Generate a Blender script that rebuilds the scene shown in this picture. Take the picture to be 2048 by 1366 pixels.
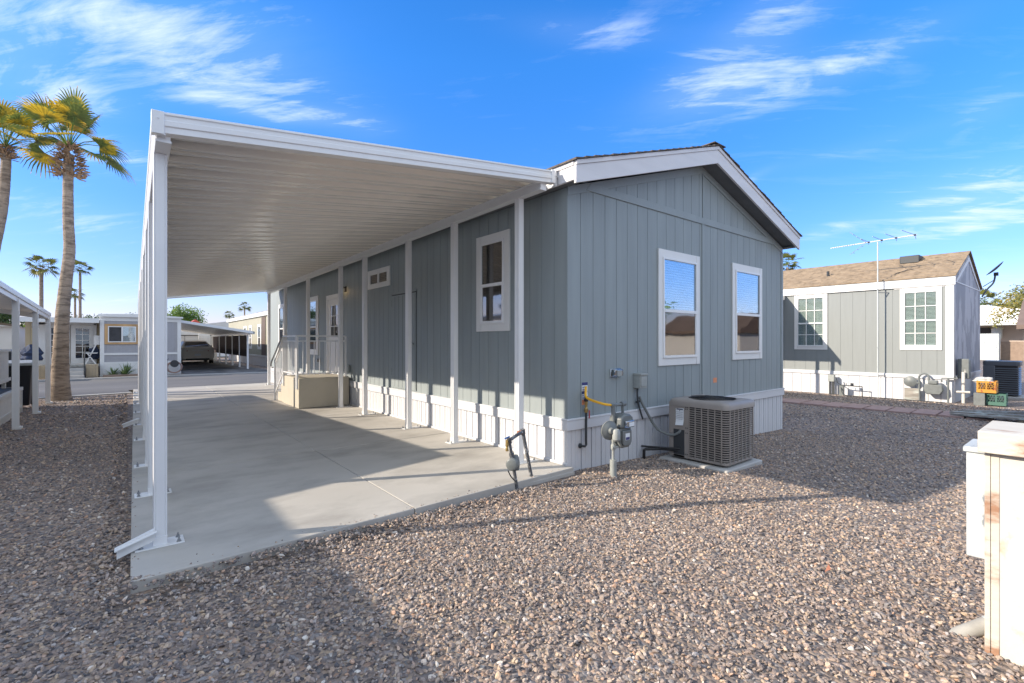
import bpy, bmesh, math, random
import numpy as np
from mathutils import Vector, Matrix
R=math.radians
for o in list(bpy.data.objects): bpy.data.objects.remove(o)
sc=bpy.context.scene; COL=sc.collection
# ---------------------------------------------------------------- camera
YAW=38.879
cd=bpy.data.cameras.new('camera'); cam=bpy.data.objects.new('camera',cd); COL.objects.link(cam)
cd.sensor_width=36; cd.lens=955/2048*36; cd.clip_end=1000; cd.clip_start=.05
cd.shift_y=-1/2048
cam.location=(0,0,1.4); cam.rotation_euler=(R(90),0,R(-YAW))
sc.camera=cam
# ---------------------------------------------------------------- world
SUND=Vector((.906,-.422,-.475)).normalized()
EL=math.asin(-SUND.z); AZ=math.atan2(-SUND.x,-SUND.y)
w=bpy.data.worlds.new('World'); sc.world=w; w.use_nodes=True
nt=w.node_tree; N=nt.nodes; L=nt.links; N.clear()
def nd(t,**k):
    n=N.new(t)
    for a,b in k.items(): setattr(n,a,b)
    return n
def mth(op,a,b=None,c=None,clamp=False):
    n=nd('ShaderNodeMath',operation=op,use_clamp=clamp)
    for i,v in enumerate((a,b,c)):
        if v is None: continue
        if isinstance(v,(int,float)): n.inputs[i].default_value=v
        else: L.new(v,n.inputs[i])
    return n.outputs[0]
FILL_VEIL=2.25
out=nd('ShaderNodeOutputWorld'); bg=nd('ShaderNodeBackground')
sky=nd('ShaderNodeTexSky',sky_type='NISHITA',sun_disc=False)
sky.sun_elevation=EL; sky.sun_rotation=AZ; sky.altitude=350; sky.air_density=1.0; sky.dust_density=.3; sky.ozone_density=2.5
hs=nd('ShaderNodeHueSaturation'); hs.inputs['Saturation'].default_value=1.33; hs.inputs['Value'].default_value=1.0
L.new(sky.outputs[0],hs.inputs['Color'])
tc=nd('ShaderNodeTexCoord'); sep=nd('ShaderNodeSeparateXYZ'); L.new(tc.outputs['Generated'],sep.inputs[0])
dz=mth('ADD',mth('MAXIMUM',sep.outputs[2],0),.12)
px=mth('DIVIDE',sep.outputs[0],dz); py=mth('DIVIDE',sep.outputs[1],dz)
comb=nd('ShaderNodeCombineXYZ'); L.new(px,comb.inputs[0]); L.new(py,comb.inputs[1])
mr_=nd('ShaderNodeMapping'); mr_.inputs['Rotation'].default_value=(0,0,R(47)); L.new(comb.outputs[0],mr_.inputs[0])
mp=nd('ShaderNodeMapping'); mp.inputs['Scale'].default_value=(.8,2.0,1); mp.inputs['Location'].default_value=(3.1,1.7,0)
L.new(mr_.outputs[0],mp.inputs[0])
n1=nd('ShaderNodeTexNoise'); n1.inputs['Scale'].default_value=1.7; n1.inputs['Detail'].default_value=9; n1.inputs['Roughness'].default_value=.62; n1.inputs['Distortion'].default_value=1.6
L.new(mp.outputs[0],n1.inputs['Vector'])
n2=nd('ShaderNodeTexNoise'); n2.inputs['Scale'].default_value=7; n2.inputs['Detail'].default_value=8; n2.inputs['Roughness'].default_value=.7; n2.inputs['Distortion'].default_value=.4
mp2=nd('ShaderNodeMapping'); mp2.inputs['Scale'].default_value=(.45,2.6,1); L.new(mr_.outputs[0],mp2.inputs[0]); L.new(mp2.outputs[0],n2.inputs['Vector'])
# cloud banks: directions in which the cirrus is thick  (azimuth from +Y clockwise deg, elevation deg, width az, width el, strength)
def pdir(u,v):
    a=(u-1024)/955; b=(682-v)/955; S,C=math.sin(R(YAW)),math.cos(R(YAW))
    return math.degrees(math.atan2(S+a*C,C-a*S)), math.degrees(math.atan(b/math.hypot(1,a)))
az=mth('MULTIPLY',mth('ARCTAN2',sep.outputs[0],sep.outputs[1]),180/math.pi)
el=mth('MULTIPLY',mth('ARCSINE',sep.outputs[2]),180/math.pi)
BANKS=[(430,120,11,3.4,0,.70),(330,60,13,2.6,-14,.38),(620,235,4,1.0,-6,.5),(540,222,6,.9,-3,.9),(190,300,7,1.8,4,.42),(150,190,4,1.6,0,.5),(10,70,4,5,0,.6),(1440,180,7,2.0,-4,1.0),(1500,75,8,3.0,-18,.75),(1200,65,9,1.4,6,.4),
 (1680,135,8,1.5,-8,.55),(1950,400,5,2.2,-4,1.1),(1960,445,5,.8,-3,.7),(1660,458,3,.6,-10,.5),(730,255,4,1.6,0,.35),(100,430,10,1.5,4,.35),(240,590,6,1.2,-8,.35),(1500,358,2.2,.45,-20,.4),(1985,215,2,1.3,-10,.3),(1700,300,9,.8,-5,.18),(2040,560,8,1.5,0,.25)]
acc=None
for (u,v,wa,we,tilt,s) in BANKS:
    A,E=pdir(u,v); t=math.tan(R(-tilt))
    da=mth('SUBTRACT',az,A); de=mth('SUBTRACT',mth('SUBTRACT',el,E),mth('MULTIPLY',da,t))
    g=mth('ADD',mth('POWER',mth('ABSOLUTE',mth('DIVIDE',da,wa)),2.0),mth('POWER',mth('ABSOLUTE',mth('DIVIDE',de,we)),2.0))
    e=mth('MULTIPLY',mth('EXPONENT',mth('MULTIPLY',g,-1.0)),s)
    acc=e if acc is None else mth('ADD',acc,e)
nz=mth('ADD',mth('MULTIPLY',n1.outputs[0],.68),mth('MULTIPLY',n2.outputs[0],.32))
# density = smoothstep( noise + bank*k - threshold )
dn=mth('SUBTRACT',mth('ADD',mth('ADD',.5,mth('MULTIPLY',mth('SUBTRACT',nz,.5),1.7)),mth('MULTIPLY',acc,.22)),.55)
cl=mth('MULTIPLY',dn,2.3,clamp=True)
cl=mth('MULTIPLY',cl,mth('MINIMUM',mth('ADD',mth('MULTIPLY',acc,1.6),.12),1.0),clamp=True)
# added bright cloud veil, unseen overhead and behind the camera, fills the shade
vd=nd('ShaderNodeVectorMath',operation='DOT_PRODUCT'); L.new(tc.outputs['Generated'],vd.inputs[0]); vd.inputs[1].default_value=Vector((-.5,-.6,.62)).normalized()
vf=mth('MULTIPLY',mth('DIVIDE',mth('SUBTRACT',vd.outputs['Value'],.05),.5,clamp=True),mth('MULTIPLY',mth('ADD',nz,.1),FILL_VEIL))
cl=mth('MAXIMUM',cl,mth('MULTIPLY',mth('MULTIPLY',acc,nz),.30,clamp=True))
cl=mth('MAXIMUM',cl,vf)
# deeper blue towards the horizon than the plain sky model gives
ef=mth('DIVIDE',mth('MAXIMUM',el,0),30,clamp=True)
tn=nd('ShaderNodeMix',data_type='RGBA'); L.new(ef,tn.inputs[0]); tn.inputs[6].default_value=(.50,.42,.64,1); tn.inputs[7].default_value=(.76,.86,1.06,1)
tm=nd('ShaderNodeMix',data_type='RGBA',blend_type='MULTIPLY'); tm.inputs[0].default_value=1; L.new(hs.outputs[0],tm.inputs[6]); L.new(tn.outputs[2],tm.inputs[7])
mix=nd('ShaderNodeMix',data_type='RGBA'); 
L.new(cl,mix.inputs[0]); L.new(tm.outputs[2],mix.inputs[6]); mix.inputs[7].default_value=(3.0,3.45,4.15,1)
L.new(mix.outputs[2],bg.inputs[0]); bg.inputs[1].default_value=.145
L.new(bg.outputs[0],out.inputs[0])
# ---------------------------------------------------------------- sun
sd=bpy.data.lights.new('sun','SUN'); sd.energy=3.1; sd.angle=R(.5); sd.color=(1,.875,.72)
so=bpy.data.objects.new('sun',sd); COL.objects.link(so); so.rotation_euler=SUND.to_track_quat('-Z','Y').to_euler(); so.location=(-10,5,12)
sc.view_settings.view_transform='Standard'; sc.view_settings.look='None'; sc.view_settings.gamma=1; sc.view_settings.exposure=1.2
sc.render.engine='CYCLES'; sc.cycles.max_bounces=14; sc.cycles.diffuse_bounces=8; sc.cycles.glossy_bounces=5; sc.cycles.transparent_max_bounces=12
# ---------------------------------------------------------------- materials
def mat(name,col,rough=.6,metal=0,var=0,vs=3,bump=0,bs=40,col2=None,cs=4,cf=(.45,.6),spec=.5,stretch=(1,1,1),cfac=1,obv=0,detail=4,bdist=.01,coord='Object'):
    m=bpy.data.materials.new(name); m.use_nodes=True; t=m.node_tree; n=t.nodes; l=t.links; b=n['Principled BSDF']
    b.inputs['Roughness'].default_value=rough; b.inputs['Metallic'].default_value=metal; b.inputs['Specular IOR Level'].default_value=spec
    b.inputs['Base Color'].default_value=(*col,1); m.diffuse_color=(*col,1)
    c=n.new('ShaderNodeTexCoord'); mpn=n.new('ShaderNodeMapping'); mpn.inputs['Scale'].default_value=stretch; l.new(c.outputs[coord],mpn.inputs[0])
    last=None
    def rgbmix(fac,a,bb,bt='MIX'):
        x=n.new('ShaderNodeMix'); x.data_type='RGBA'; x.blend_type=bt
        if isinstance(fac,(int,float)): x.inputs[0].default_value=fac
        else: l.new(fac,x.inputs[0])
        for i,v in ((6,a),(7,bb)):
            if isinstance(v,tuple): x.inputs[i].default_value=(*v,1)
            else: l.new(v,x.inputs[i])
        return x.outputs[2]
    cur=col
    if col2:
        q=n.new('ShaderNodeTexNoise'); q.inputs['Scale'].default_value=cs; q.inputs['Detail'].default_value=8; q.inputs['Roughness'].default_value=.65; l.new(mpn.outputs[0],q.inputs[0])
        r=n.new('ShaderNodeMapRange'); r.inputs[1].default_value=cf[0]; r.inputs[2].default_value=cf[1]; r.inputs[4].default_value=cfac; l.new(q.outputs[0],r.inputs[0])
        cur=rgbmix(r.outputs[0],col,col2)
    if var:
        q=n.new('ShaderNodeTexNoise'); q.inputs['Scale'].default_value=vs; q.inputs['Detail'].default_value=detail; l.new(mpn.outputs[0],q.inputs[0])
        r=n.new('ShaderNodeMapRange'); r.inputs[1].default_value=.3; r.inputs[2].default_value=.7; r.inputs[3].default_value=1-var; r.inputs[4].default_value=1+var; l.new(q.outputs[0],r.inputs[0])
        v=n.new('ShaderNodeVectorMath'); v.operation='SCALE'
        if isinstance(cur,tuple): v.inputs[0].default_value=cur
        else: l.new(cur,v.inputs[0])
        l.new(r.outputs[0],v.inputs['Scale']); cur=v.outputs[0]
    if not isinstance(cur,tuple): l.new(cur,b.inputs['Base Color'])
    if bump:
        q=n.new('ShaderNodeTexNoise'); q.inputs['Scale'].default_value=bs; q.inputs['Detail'].default_value=6; l.new(mpn.outputs[0],q.inputs[0])
        bp=n.new('ShaderNodeBump'); bp.inputs['Strength'].default_value=bump; bp.inputs['Distance'].default_value=bdist; l.new(q.outputs[0],bp.inputs['Height']); l.new(bp.outputs[0],b.inputs['Normal'])
    return m
M={}
M['siding']=mat('grey green paint',(.262,.298,.305),.62,var=.07,vs=1.3,bump=.5,bs=9,stretch=(6,6,.6),bdist=.004)
M['sidtrim']=mat('grey green trim paint',(.274,.310,.317),.6,var=.04,vs=4,bump=.15,bs=30)
M['white']=mat('white paint',(.72,.72,.71),.5,var=.03,vs=3,bump=.1,bs=60,bdist=.003)
M['fascia']=mat('white fascia board',(.66,.65,.66),.55,var=.05,vs=2.5,bump=.25,bs=25,stretch=(.5,.5,4),bdist=.003)
M['vinyl']=mat('white vinyl',(.60,.61,.635),.38,var=.025,vs=1.5,col2=(.62,.59,.55),cs=2.2,cf=(.56,.75),cfac=.5)
M['alum']=mat('white enamelled aluminium',(.74,.745,.75),.30,var=.02,vs=5,spec=.5)
M['panel']=mat('cream roof panel',(.86,.82,.755),.22,var=.03,vs=2,spec=.55)
M['shingle']=mat('grey brown shingle',(.10,.085,.075),.9,var=.35,vs=14,bump=.6,bs=60)
M['shingle_tan']=mat('tan brown shingle',(.29,.22,.15),.9,var=.22,vs=5,bump=.6,bs=50,col2=(.21,.155,.10),cs=9,cf=(.5,.62))
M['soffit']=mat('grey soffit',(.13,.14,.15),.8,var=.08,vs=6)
M['concrete']=mat('concrete',(.44,.42,.385),.82,var=.07,vs=1.1,col2=(.30,.285,.26),cs=.9,cf=(.46,.66),cfac=.85,bump=.25,bs=90,bdist=.002,stretch=(1,1.7,1),detail=9)
M['conc2']=mat('pale concrete',(.42,.41,.39),.85,var=.1,vs=4,bump=.3,bs=50,bdist=.003)
M['tan']=mat('tan stucco concrete',(.47,.43,.35),.85,var=.05,vs=3,bump=.35,bs=80,bdist=.002,col2=(.40,.34,.25),cs=3,cf=(.55,.75),cfac=.6)
M['asphalt']=mat('asphalt',(.095,.095,.10),.9,var=.16,vs=.5,bump=.4,bs=60,col2=(.135,.13,.13),cs=.35,cf=(.45,.65),stretch=(.4,1,1))
M['asph2']=mat('stained driveway',(.13,.125,.125),.9,var=.2,vs=1.2,col2=(.04,.04,.04),cs=.7,cf=(.45,.6))
M['black']=mat('black plastic',(.012,.012,.014),.45)
M['dark']=mat('dark grey metal',(.05,.055,.06),.5,metal=.3)
M['steel']=mat('galvanized steel',(.30,.31,.32),.45,metal=.6,var=.12,vs=20)
M['pipe']=mat('weathered grey pipe',(.10,.105,.115),.6,metal=.3,var=.35,vs=30,col2=(.36,.37,.38),cs=40,cf=(.54,.62))
M['gasgrey']=mat('meter grey paint',(.155,.17,.17),.45,var=.12,vs=12,bump=.1)
M['gasgrey2']=mat('pale meter paint',(.30,.32,.31),.5,var=.12,vs=12)
M['brass']=mat('brass',(.45,.32,.13),.4,metal=.8,var=.2,vs=30)
M['yellow']=mat('yellow coated hose',(.80,.42,.02),.45)
M['red']=mat('red plastic',(.42,.02,.03),.4)
M['blue']=mat('blue plastic',(.03,.12,.35),.4)
M['hvac']=mat('taupe enamel',(.285,.255,.232),.45,var=.05,vs=6)
M['paper']=mat('paper',(.72,.75,.78),.8,var=.05,vs=9)
M['ink']=mat('dark ink',(.03,.035,.07),.8)
M['navy']=mat('navy ink',(.04,.045,.16),.7)
M['orange']=mat('orange sticker',(.72,.27,.13),.7,var=.2,vs=60)
M['wood']=mat('raw pine board',(.52,.32,.15),.75,var=.2,vs=3,stretch=(1,1,.3))
M['woodgrey']=mat('weathered grey board',(.27,.25,.22),.9,var=.25,vs=6,col2=(.42,.46,.43),cs=4,cf=(.5,.65),stretch=(3,.6,3),bump=.4,bs=20)
M['woodtan']=mat('tan deck board',(.42,.34,.23),.85,var=.12,vs=4)
M['lav']=mat('lavender grey panel',(.36,.36,.385),.6,var=.04,vs=5)
M['beige']=mat('beige panel',(.46,.38,.25),.7,var=.05,vs=2)
M['khaki']=mat('khaki siding',(.34,.33,.26),.65,var=.05,vs=2)
M['offwhite']=mat('offwhite panel',(.60,.585,.55),.6,var=.05,vs=2)
M['greysid']=mat('light grey siding',(.235,.255,.255),.6,var=.03,vs=2,bump=.2,bs=9,stretch=(6,6,.6),bdist=.003)
M['greysid2']=mat('two tone repainted grey siding',(.40,.39,.42),.6,var=.03,vs=2,col2=(.25,.245,.27),cs=.9,cf=(.49,.51),stretch=(1.6,1,.55))
M['pink']=mat('pink paver',(.33,.225,.20),.9,var=.15,vs=6,bump=.3)
M['brick']=mat('brown block wall',(.27,.20,.155),.9,var=.12,vs=5)
M['stucco']=mat('pinkish stucco',(.52,.44,.38),.9,var=.07,vs=1)
M['backwall']=mat('grey block wall',(.26,.24,.22),.9,var=.12,vs=5)
M['crate']=mat('yellow milk crate',(.50,.25,.03),.5,col2=(.28,.06,.02),cs=9,cf=(.55,.6),var=.1)
M['green']=mat('green milk crate',(.06,.15,.12),.5)
M['purple']=mat('purple plastic',(.08,.03,.18),.5)
M['redroof']=mat('red canopy',(.55,.09,.05),.6)
M['terracotta']=mat('red brown roof',(.17,.125,.105),.8,var=.2)
M['screen']=mat('brown privacy screen',(.055,.040,.035),.85,var=.3,vs=8)
M['paintwood']=mat('weathered white painted plywood',(.60,.575,.51),.75,var=.05,vs=5,col2=(.42,.25,.13),cs=6.5,cf=(.54,.66),cfac=.65,stretch=(1,1,.7),bump=.25,bs=30)
M['rustwood']=mat('rust stained painted board',(.57,.53,.46),.75,var=.08,vs=6,col2=(.30,.14,.07),cs=4,cf=(.50,.61),cfac=.9,stretch=(1,.5,1.2),bump=.3,bs=30)
M['galv']=mat('chipped white metal',(.50,.54,.55),.5,var=.05,vs=8,col2=(.22,.25,.28),cs=14,cf=(.585,.635),stretch=(1,1,.6))
M['pvc']=mat('grey pvc pipe',(.36,.35,.32),.6,var=.15,vs=14)
M['bark']=mat('palm trunk bark',(.34,.27,.21),.95,var=.18,vs=2.2,bump=1,bs=16,stretch=(1,1,5),col2=(.17,.13,.10),cs=4,cf=(.46,.62),bdist=.03)
M['barkp']=mat('tree bark',(.12,.09,.06),.95,var=.2)
M['boot']=mat('dry palm leaf base',(.30,.20,.125),.9,var=.5,vs=9)
def leafmat(name,c1,c2,vs=.8,tr=.35):
    m=mat(name,c1,.5,col2=c2,cs=vs,cf=(.47,.55),var=.25,vs=6)
    b=m.node_tree.nodes['Principled BSDF']; t=m.node_tree
    tl=t.nodes.new('ShaderNodeBsdfTranslucent'); mx=t.nodes.new('ShaderNodeMixShader'); mx.inputs[0].default_value=tr
    src=b.inputs['Base Color'].links[0].from_socket; t.links.new(src,tl.inputs[0]); t.links.new(b.outputs[0],mx.inputs[1]); t.links.new(tl.outputs[0],mx.inputs[2])
    t.links.new(mx.outputs[0],t.nodes['Material Output'].inputs[0]); return m
M['frond']=leafmat('fan palm leaf',(.125,.165,.04),(.60,.42,.035),1.6,.35)
M['frondfar']=leafmat('far palm leaf',(.085,.12,.035),(.19,.19,.04),.4,.3)
M['frondtip']=mat('dry frond tip',(.30,.22,.12),.9)
M['leafg']=leafmat('fresh green leaf',(.20,.30,.05),(.09,.17,.035),.9)
M['leafd']=leafmat('dark green leaf',(.045,.09,.03),(.09,.14,.04),.9)
M['leafy']=leafmat('yellow olive leaf',(.34,.27,.06),(.18,.20,.06),.9)
M['agave']=leafmat('agave leaf',(.10,.17,.06),(.20,.26,.10),3)
M['carpaint']=mat('champagne car paint',(.72,.67,.58),.35,metal=.1,var=.02)
M['tyre']=mat('tyre rubber',(.015,.015,.016),.8)
M['cloth']=mat('dark blue cloth',(.03,.045,.09),.9,var=.4,vs=9)
M['blind']=mat('white blind slats',(.70,.72,.74),.6)
def glass(name,fac=.35,dark=(.02,.025,.03),tint=(.9,.95,1),rough=.01,alpha=.0):
    m=bpy.data.materials.new(name); m.use_nodes=True; t=m.node_tree; n=t.nodes; n.clear()
    o=n.new('ShaderNodeOutputMaterial'); g=n.new('ShaderNodeBsdfGlossy'); g.inputs['Roughness'].default_value=rough; g.inputs['Color'].default_value=(*tint,1)
    tr=n.new('ShaderNodeBsdfTransparent'); tr.inputs[0].default_value=(*dark,1)
    fr=n.new('ShaderNodeLayerWeight'); fr.inputs[0].default_value=.35
    mr=n.new('ShaderNodeMapRange'); mr.inputs[3].default_value=fac; mr.inputs[4].default_value=min(1,fac+.5); t.links.new(fr.outputs['Fresnel'],mr.inputs[0])
    ge=n.new('ShaderNodeNewGeometry'); nz=n.new('ShaderNodeTexNoise'); nz.inputs['Scale'].default_value=1.6; t.links.new(ge.outputs['Position'],nz.inputs[0])
    bp=n.new('ShaderNodeBump'); bp.inputs['Strength'].default_value=.06; bp.inputs['Distance'].default_value=.05; t.links.new(nz.outputs[0],bp.inputs['Height']); t.links.new(bp.outputs[0],g.inputs['Normal'])
    mx=n.new('ShaderNodeMixShader'); t.links.new(mr.outputs[0],mx.inputs[0]); t.links.new(tr.outputs[0],mx.inputs[1]); t.links.new(g.outputs[0],mx.inputs[2]); t.links.new(mx.outputs[0],o.inputs[0])
    return m
M['glass']=glass('window glass',.16,(.80,.85,.86)); M['glassc']=glass('clear window glass',.08,(.85,.9,.88))
M['glassd']=glass('screened window glass',.20,(.34,.34,.34),tint=(.75,.72,.7),rough=.04)
M['glassk']=glass('dark door glass',.10,(.3,.3,.3)); M['carglass']=glass('car glass',.25,(.25,.25,.25))
M['room']=mat('dim room behind glass',(.19,.18,.17),.9,var=.3,vs=3)
M['insect']=mat('insect screen',(.05,.05,.055),.8,var=.2,vs=5)
ml=bpy.data.materials.new('lit bulb'); ml.use_nodes=True; _b=ml.node_tree.nodes['Principled BSDF']; _b.inputs['Emission Color'].default_value=(1,.62,.25,1); _b.inputs['Emission Strength'].default_value=3.5; _b.inputs['Base Color'].default_value=(1,.7,.4,1); M['bulb']=ml
mg=bpy.data.materials.new('clear lamp glass'); mg.use_nodes=True; _b=mg.node_tree.nodes['Principled BSDF']; _b.inputs['Transmission Weight'].default_value=1; _b.inputs['Roughness'].default_value=.05; M['clear']=mg
M['clearp']=glass('clear plastic cover',.3,(.7,.72,.7),rough=.1)
# ---------------------------------------------------------------- mesh builder
class Fr:
    def __init__(s,o,u,n): s.o=Vector(o); s.u=Vector(u); s.n=Vector(n)
    def __call__(s,a,z,d): return s.o+s.u*a+s.n*d+Vector((0,0,z))
class MB:
    def __init__(s): s.v=[]; s.f=[]
    def add(s,vs,fs):
        b=len(s.v); s.v+= [tuple(x) for x in vs]; s.f+=[tuple(b+i for i in f) for f in fs]; return s
    def box(s,x0,x1,y0,y1,z0,z1):
        return s.add([(x0,y0,z0),(x1,y0,z0),(x1,y1,z0),(x0,y1,z0),(x0,y0,z1),(x1,y0,z1),(x1,y1,z1),(x0,y1,z1)],
            [(0,3,2,1),(4,5,6,7),(0,1,5,4),(1,2,6,5),(2,3,7,6),(3,0,4,7)])
    def pts8(s,p): return s.add(p,[(0,3,2,1),(4,5,6,7),(0,1,5,4),(1,2,6,5),(2,3,7,6),(3,0,4,7)])
    def fbox(s,F,a0,a1,z0,z1,d0,d1): return s.fprism(F,[(a0,z0),(a1,z0),(a1,z1),(a0,z1)],d0,d1)
    def fprism(s,F,poly,d0,d1):
        n=len(poly); return s.add([F(a,z,d0) for a,z in poly]+[F(a,z,d1) for a,z in poly],
            [tuple(range(n))[::-1],tuple(range(n,2*n))]+[(i,(i+1)%n,n+(i+1)%n,n+i) for i in range(n)])
    def prism(s,poly,ext):
        n=len(poly); e=Vector(ext); return s.add([Vector(p) for p in poly]+[Vector(p)+e for p in poly],
            [tuple(range(n))[::-1],tuple(range(n,2*n))]+[(i,(i+1)%n,n+(i+1)%n,n+i) for i in range(n)])
    def obox(s,c,ax,ay,az):
        c=Vector(c);ax=Vector(ax);ay=Vector(ay);az=Vector(az)
        return s.pts8([c-ax-ay-az,c+ax-ay-az,c+ax+ay-az,c-ax+ay-az,c-ax-ay+az,c+ax-ay+az,c+ax+ay+az,c-ax+ay+az])
    def bar(s,a,b,w,h=None,up=(0,0,1)):
        a=Vector(a);b=Vector(b);h=h or w;d=(b-a); t=d.normalized(); sd=t.cross(Vector(up))
        if sd.length<1e-4: sd=Vector((1,0,0))
        sd.normalize(); u=sd.cross(t).normalized()
        return s.obox((a+b)/2,d/2,sd*w/2,u*h/2)
    def tube(s,pts,r,n=10,cap=True):
        pts=[Vector(p) for p in pts]; rs=r if isinstance(r,(list,tuple)) else [r]*len(pts)
        b=len(s.v); up=None
        for i,p in enumerate(pts):
            t=(pts[min(i+1,len(pts)-1)]-pts[max(i-1,0)]).normalized()
            if up is None: up=t.orthogonal().normalized()
            up=(up-t*up.dot(t)); up=up.normalized() if up.length>1e-5 else t.orthogonal().normalized()
            sd=t.cross(up)
            for k in range(n):
                a=2*math.pi*k/n; s.v.append(tuple(p+up*math.cos(a)*rs[i]+sd*math.sin(a)*rs[i]))
        for i in range(len(pts)-1):
            for k in range(n): s.f.append((b+i*n+k,b+i*n+(k+1)%n,b+(i+1)*n+(k+1)%n,b+(i+1)*n+k))
        if cap: s.f.append(tuple(b+k for k in range(n))[::-1]); e=b+(len(pts)-1)*n; s.f.append(tuple(e+k for k in range(n)))
        return s
    def lathe(s,c,axis,prof,n=20):
        c=Vector(c);ax=Vector(axis).normalized(); return s.tube([c+ax*h for r,h in prof],[max(r,.0005) for r,h in prof],n)
def bez(pts,n=8):
    out=[];P=[Vector(p) for p in pts]
    for i in range(len(P)-1):
        p0=P[max(i-1,0)];p1=P[i];p2=P[i+1];p3=P[min(i+2,len(P)-1)]
        for k in range(n):
            t=k/n; out.append(.5*((2*p1)+(p2-p0)*t+(2*p0-5*p1+4*p2-p3)*t*t+(3*p1-p0-3*p2+p3)*t**3))
    out.append(P[-1]); return out
def tag(o,label=None,cat=None,group=None,kind=None):
    if label: o['label']=label
    if cat: o['category']=cat
    if group: o['group']=group
    if kind: o['kind']=kind
    return o
def thing(name,loc,label,cat,group=None):
    o=bpy.data.objects.new(name,None); COL.objects.link(o); o.location=loc; o['_off']=list(loc); o.empty_display_size=.2
    return tag(o,label,cat,group)
def off(p):
    while p is not None:
        if '_off' in p: return Vector(p['_off'])
        p=p.parent
    return Vector((0,0,0))
def make(name,mb,m,parent=None,bevel=0,smooth=True,ang=35,label=None):
    o_=off(parent); me=bpy.data.meshes.new(name)
    me.from_pydata([tuple(Vector(v)-o_) for v in mb.v],[],mb.f); me.materials.append(M[m] if isinstance(m,str) else m)
    bm=bmesh.new(); bm.from_mesh(me); bmesh.ops.recalc_face_normals(bm,faces=bm.faces); bm.to_mesh(me); bm.free()
    ob=bpy.data.objects.new(name,me); COL.objects.link(ob)
    if parent: ob.parent=parent
    if bevel:
        b=ob.modifiers.new('bevel','BEVEL'); b.width=bevel; b.segments=2; b.limit_method='ANGLE'; b.angle_limit=R(40); 
    if smooth:
        me.shade_smooth(); me.set_sharp_from_angle(angle=R(ang))
    if label: ob['label']=label
    return ob
def makes(name,mb,m,parent=None,**k):
    par=list(range(len(mb.v)))
    def fd(a):
        while par[a]!=a: par[a]=par[par[a]]; a=par[a]
        return a
    for f in mb.f:
        for q in f[1:]: par[fd(q)]=fd(f[0])
    gr={}
    for f in mb.f: gr.setdefault(fd(f[0]),[]).append(f)
    out=[]
    for fs in gr.values():
        ids=sorted({i for f in fs for i in f}); mp_={i:j for j,i in enumerate(ids)}; b=MB(); b.v=[mb.v[i] for i in ids]; b.f=[tuple(mp_[i] for i in f) for f in fs]; out.append(make(name,b,m,parent,**k))
    return out
def single(name,mb,m,label,cat,group=None,**k):
    o=make(name,mb,m,None,**k); return tag(o,label,cat,group)
def ctree(o,parent=None,delta=None):
    c=o.copy(); COL.objects.link(c)
    if parent: c.parent=parent
    for ch in list(o.children): ctree(ch,c)
    return c
X_,Y_,Z_=Vector((1,0,0)),Vector((0,1,0)),Vector((0,0,1))
def gz(x): return -.16*min(1,max(0,(x-3.8)/5.2))
# ================================================================ GROUND, SLAB, ROAD
random.seed(5); rng=np.random.default_rng(7)
xs=[-200,-60,-20,-6,0,2,3.8,5,6,7,8,9,12,16,22,30,60,120,260]; ys=[-200,-60,-20,-6,0,4,8,12,16,24,40,80,160,300]
g=MB(); 
for y in ys:
    for x in xs: g.v.append((x,y,gz(x)))
nx=len(xs)
for j in range(len(ys)-1):
    for i in range(nx-1): g.f.append((j*nx+i,j*nx+i+1,(j+1)*nx+i+1,(j+1)*nx+i))
def gravelmat(name,scale,fine=False):
    m=bpy.data.materials.new(name); m.use_nodes=True; t=m.node_tree; n=t.nodes; l=t.links; b=n['Principled BSDF']; b.inputs['Roughness'].default_value=.85
    c=n.new('ShaderNodeTexCoord'); v=n.new('ShaderNodeTexVoronoi'); v.inputs['Scale'].default_value=scale; l.new(c.outputs['Object'],v.inputs[0])
    se=n.new('ShaderNodeSeparateColor'); l.new(v.outputs['Color'],se.inputs[0])
    r=n.new('ShaderNodeValToRGB'); l.new(se.outputs[0],r.inputs[0]); ramp(r)
    q=n.new('ShaderNodeTexNoise'); q.inputs['Scale'].default_value=.7; q.inputs['Detail'].default_value=5; l.new(c.outputs['Object'],q.inputs[0])
    mr=n.new('ShaderNodeMapRange'); mr.inputs[1].default_value=.3; mr.inputs[2].default_value=.7; mr.inputs[3].default_value=.60; mr.inputs[4].default_value=.92; l.new(q.outputs[0],mr.inputs[0])  # bed colour darkened so the gaps between stones look shaded
    sc_=n.new('ShaderNodeVectorMath'); sc_.operation='SCALE'; l.new(r.outputs[0],sc_.inputs[0]); l.new(mr.outputs[0],sc_.inputs['Scale']); l.new(sc_.outputs[0],b.inputs['Base Color'])
    bp=n.new('ShaderNodeBump'); bp.inputs['Strength'].default_value=.9; bp.inputs['Distance'].default_value=.012; bp.invert=True; l.new(v.outputs['Distance'],bp.inputs['Height']); l.new(bp.outputs[0],b.inputs['Normal'])
    return m
def ramp(r):
    e=r.color_ramp.elements; r.color_ramp.interpolation='LINEAR'
    stops=[(0,(.085,.083,.09)),(.14,(.15,.13,.125)),(.3,(.27,.215,.18)),(.45,(.185,.185,.19)),(.58,(.35,.275,.215)),(.70,(.25,.215,.20)),(.82,(.44,.345,.245)),(.90,(.33,.325,.33)),(.955,(.42,.27,.18)),(1,(.60,.56,.50))]
    e[0].position=0; e[0].color=(*stops[0][1],1); e[1].position=1; e[1].color=(*stops[-1][1],1)
    for p,cc in stops[1:-1]: x=e.new(p); x.color=(cc[0]*1.05,cc[1]*1.0,cc[2]*.97,1)
M['gravel']=gravelmat('gravel bed',48)
go=make('ground',g,'gravel',smooth=False); tag(go,kind='structure')
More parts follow.
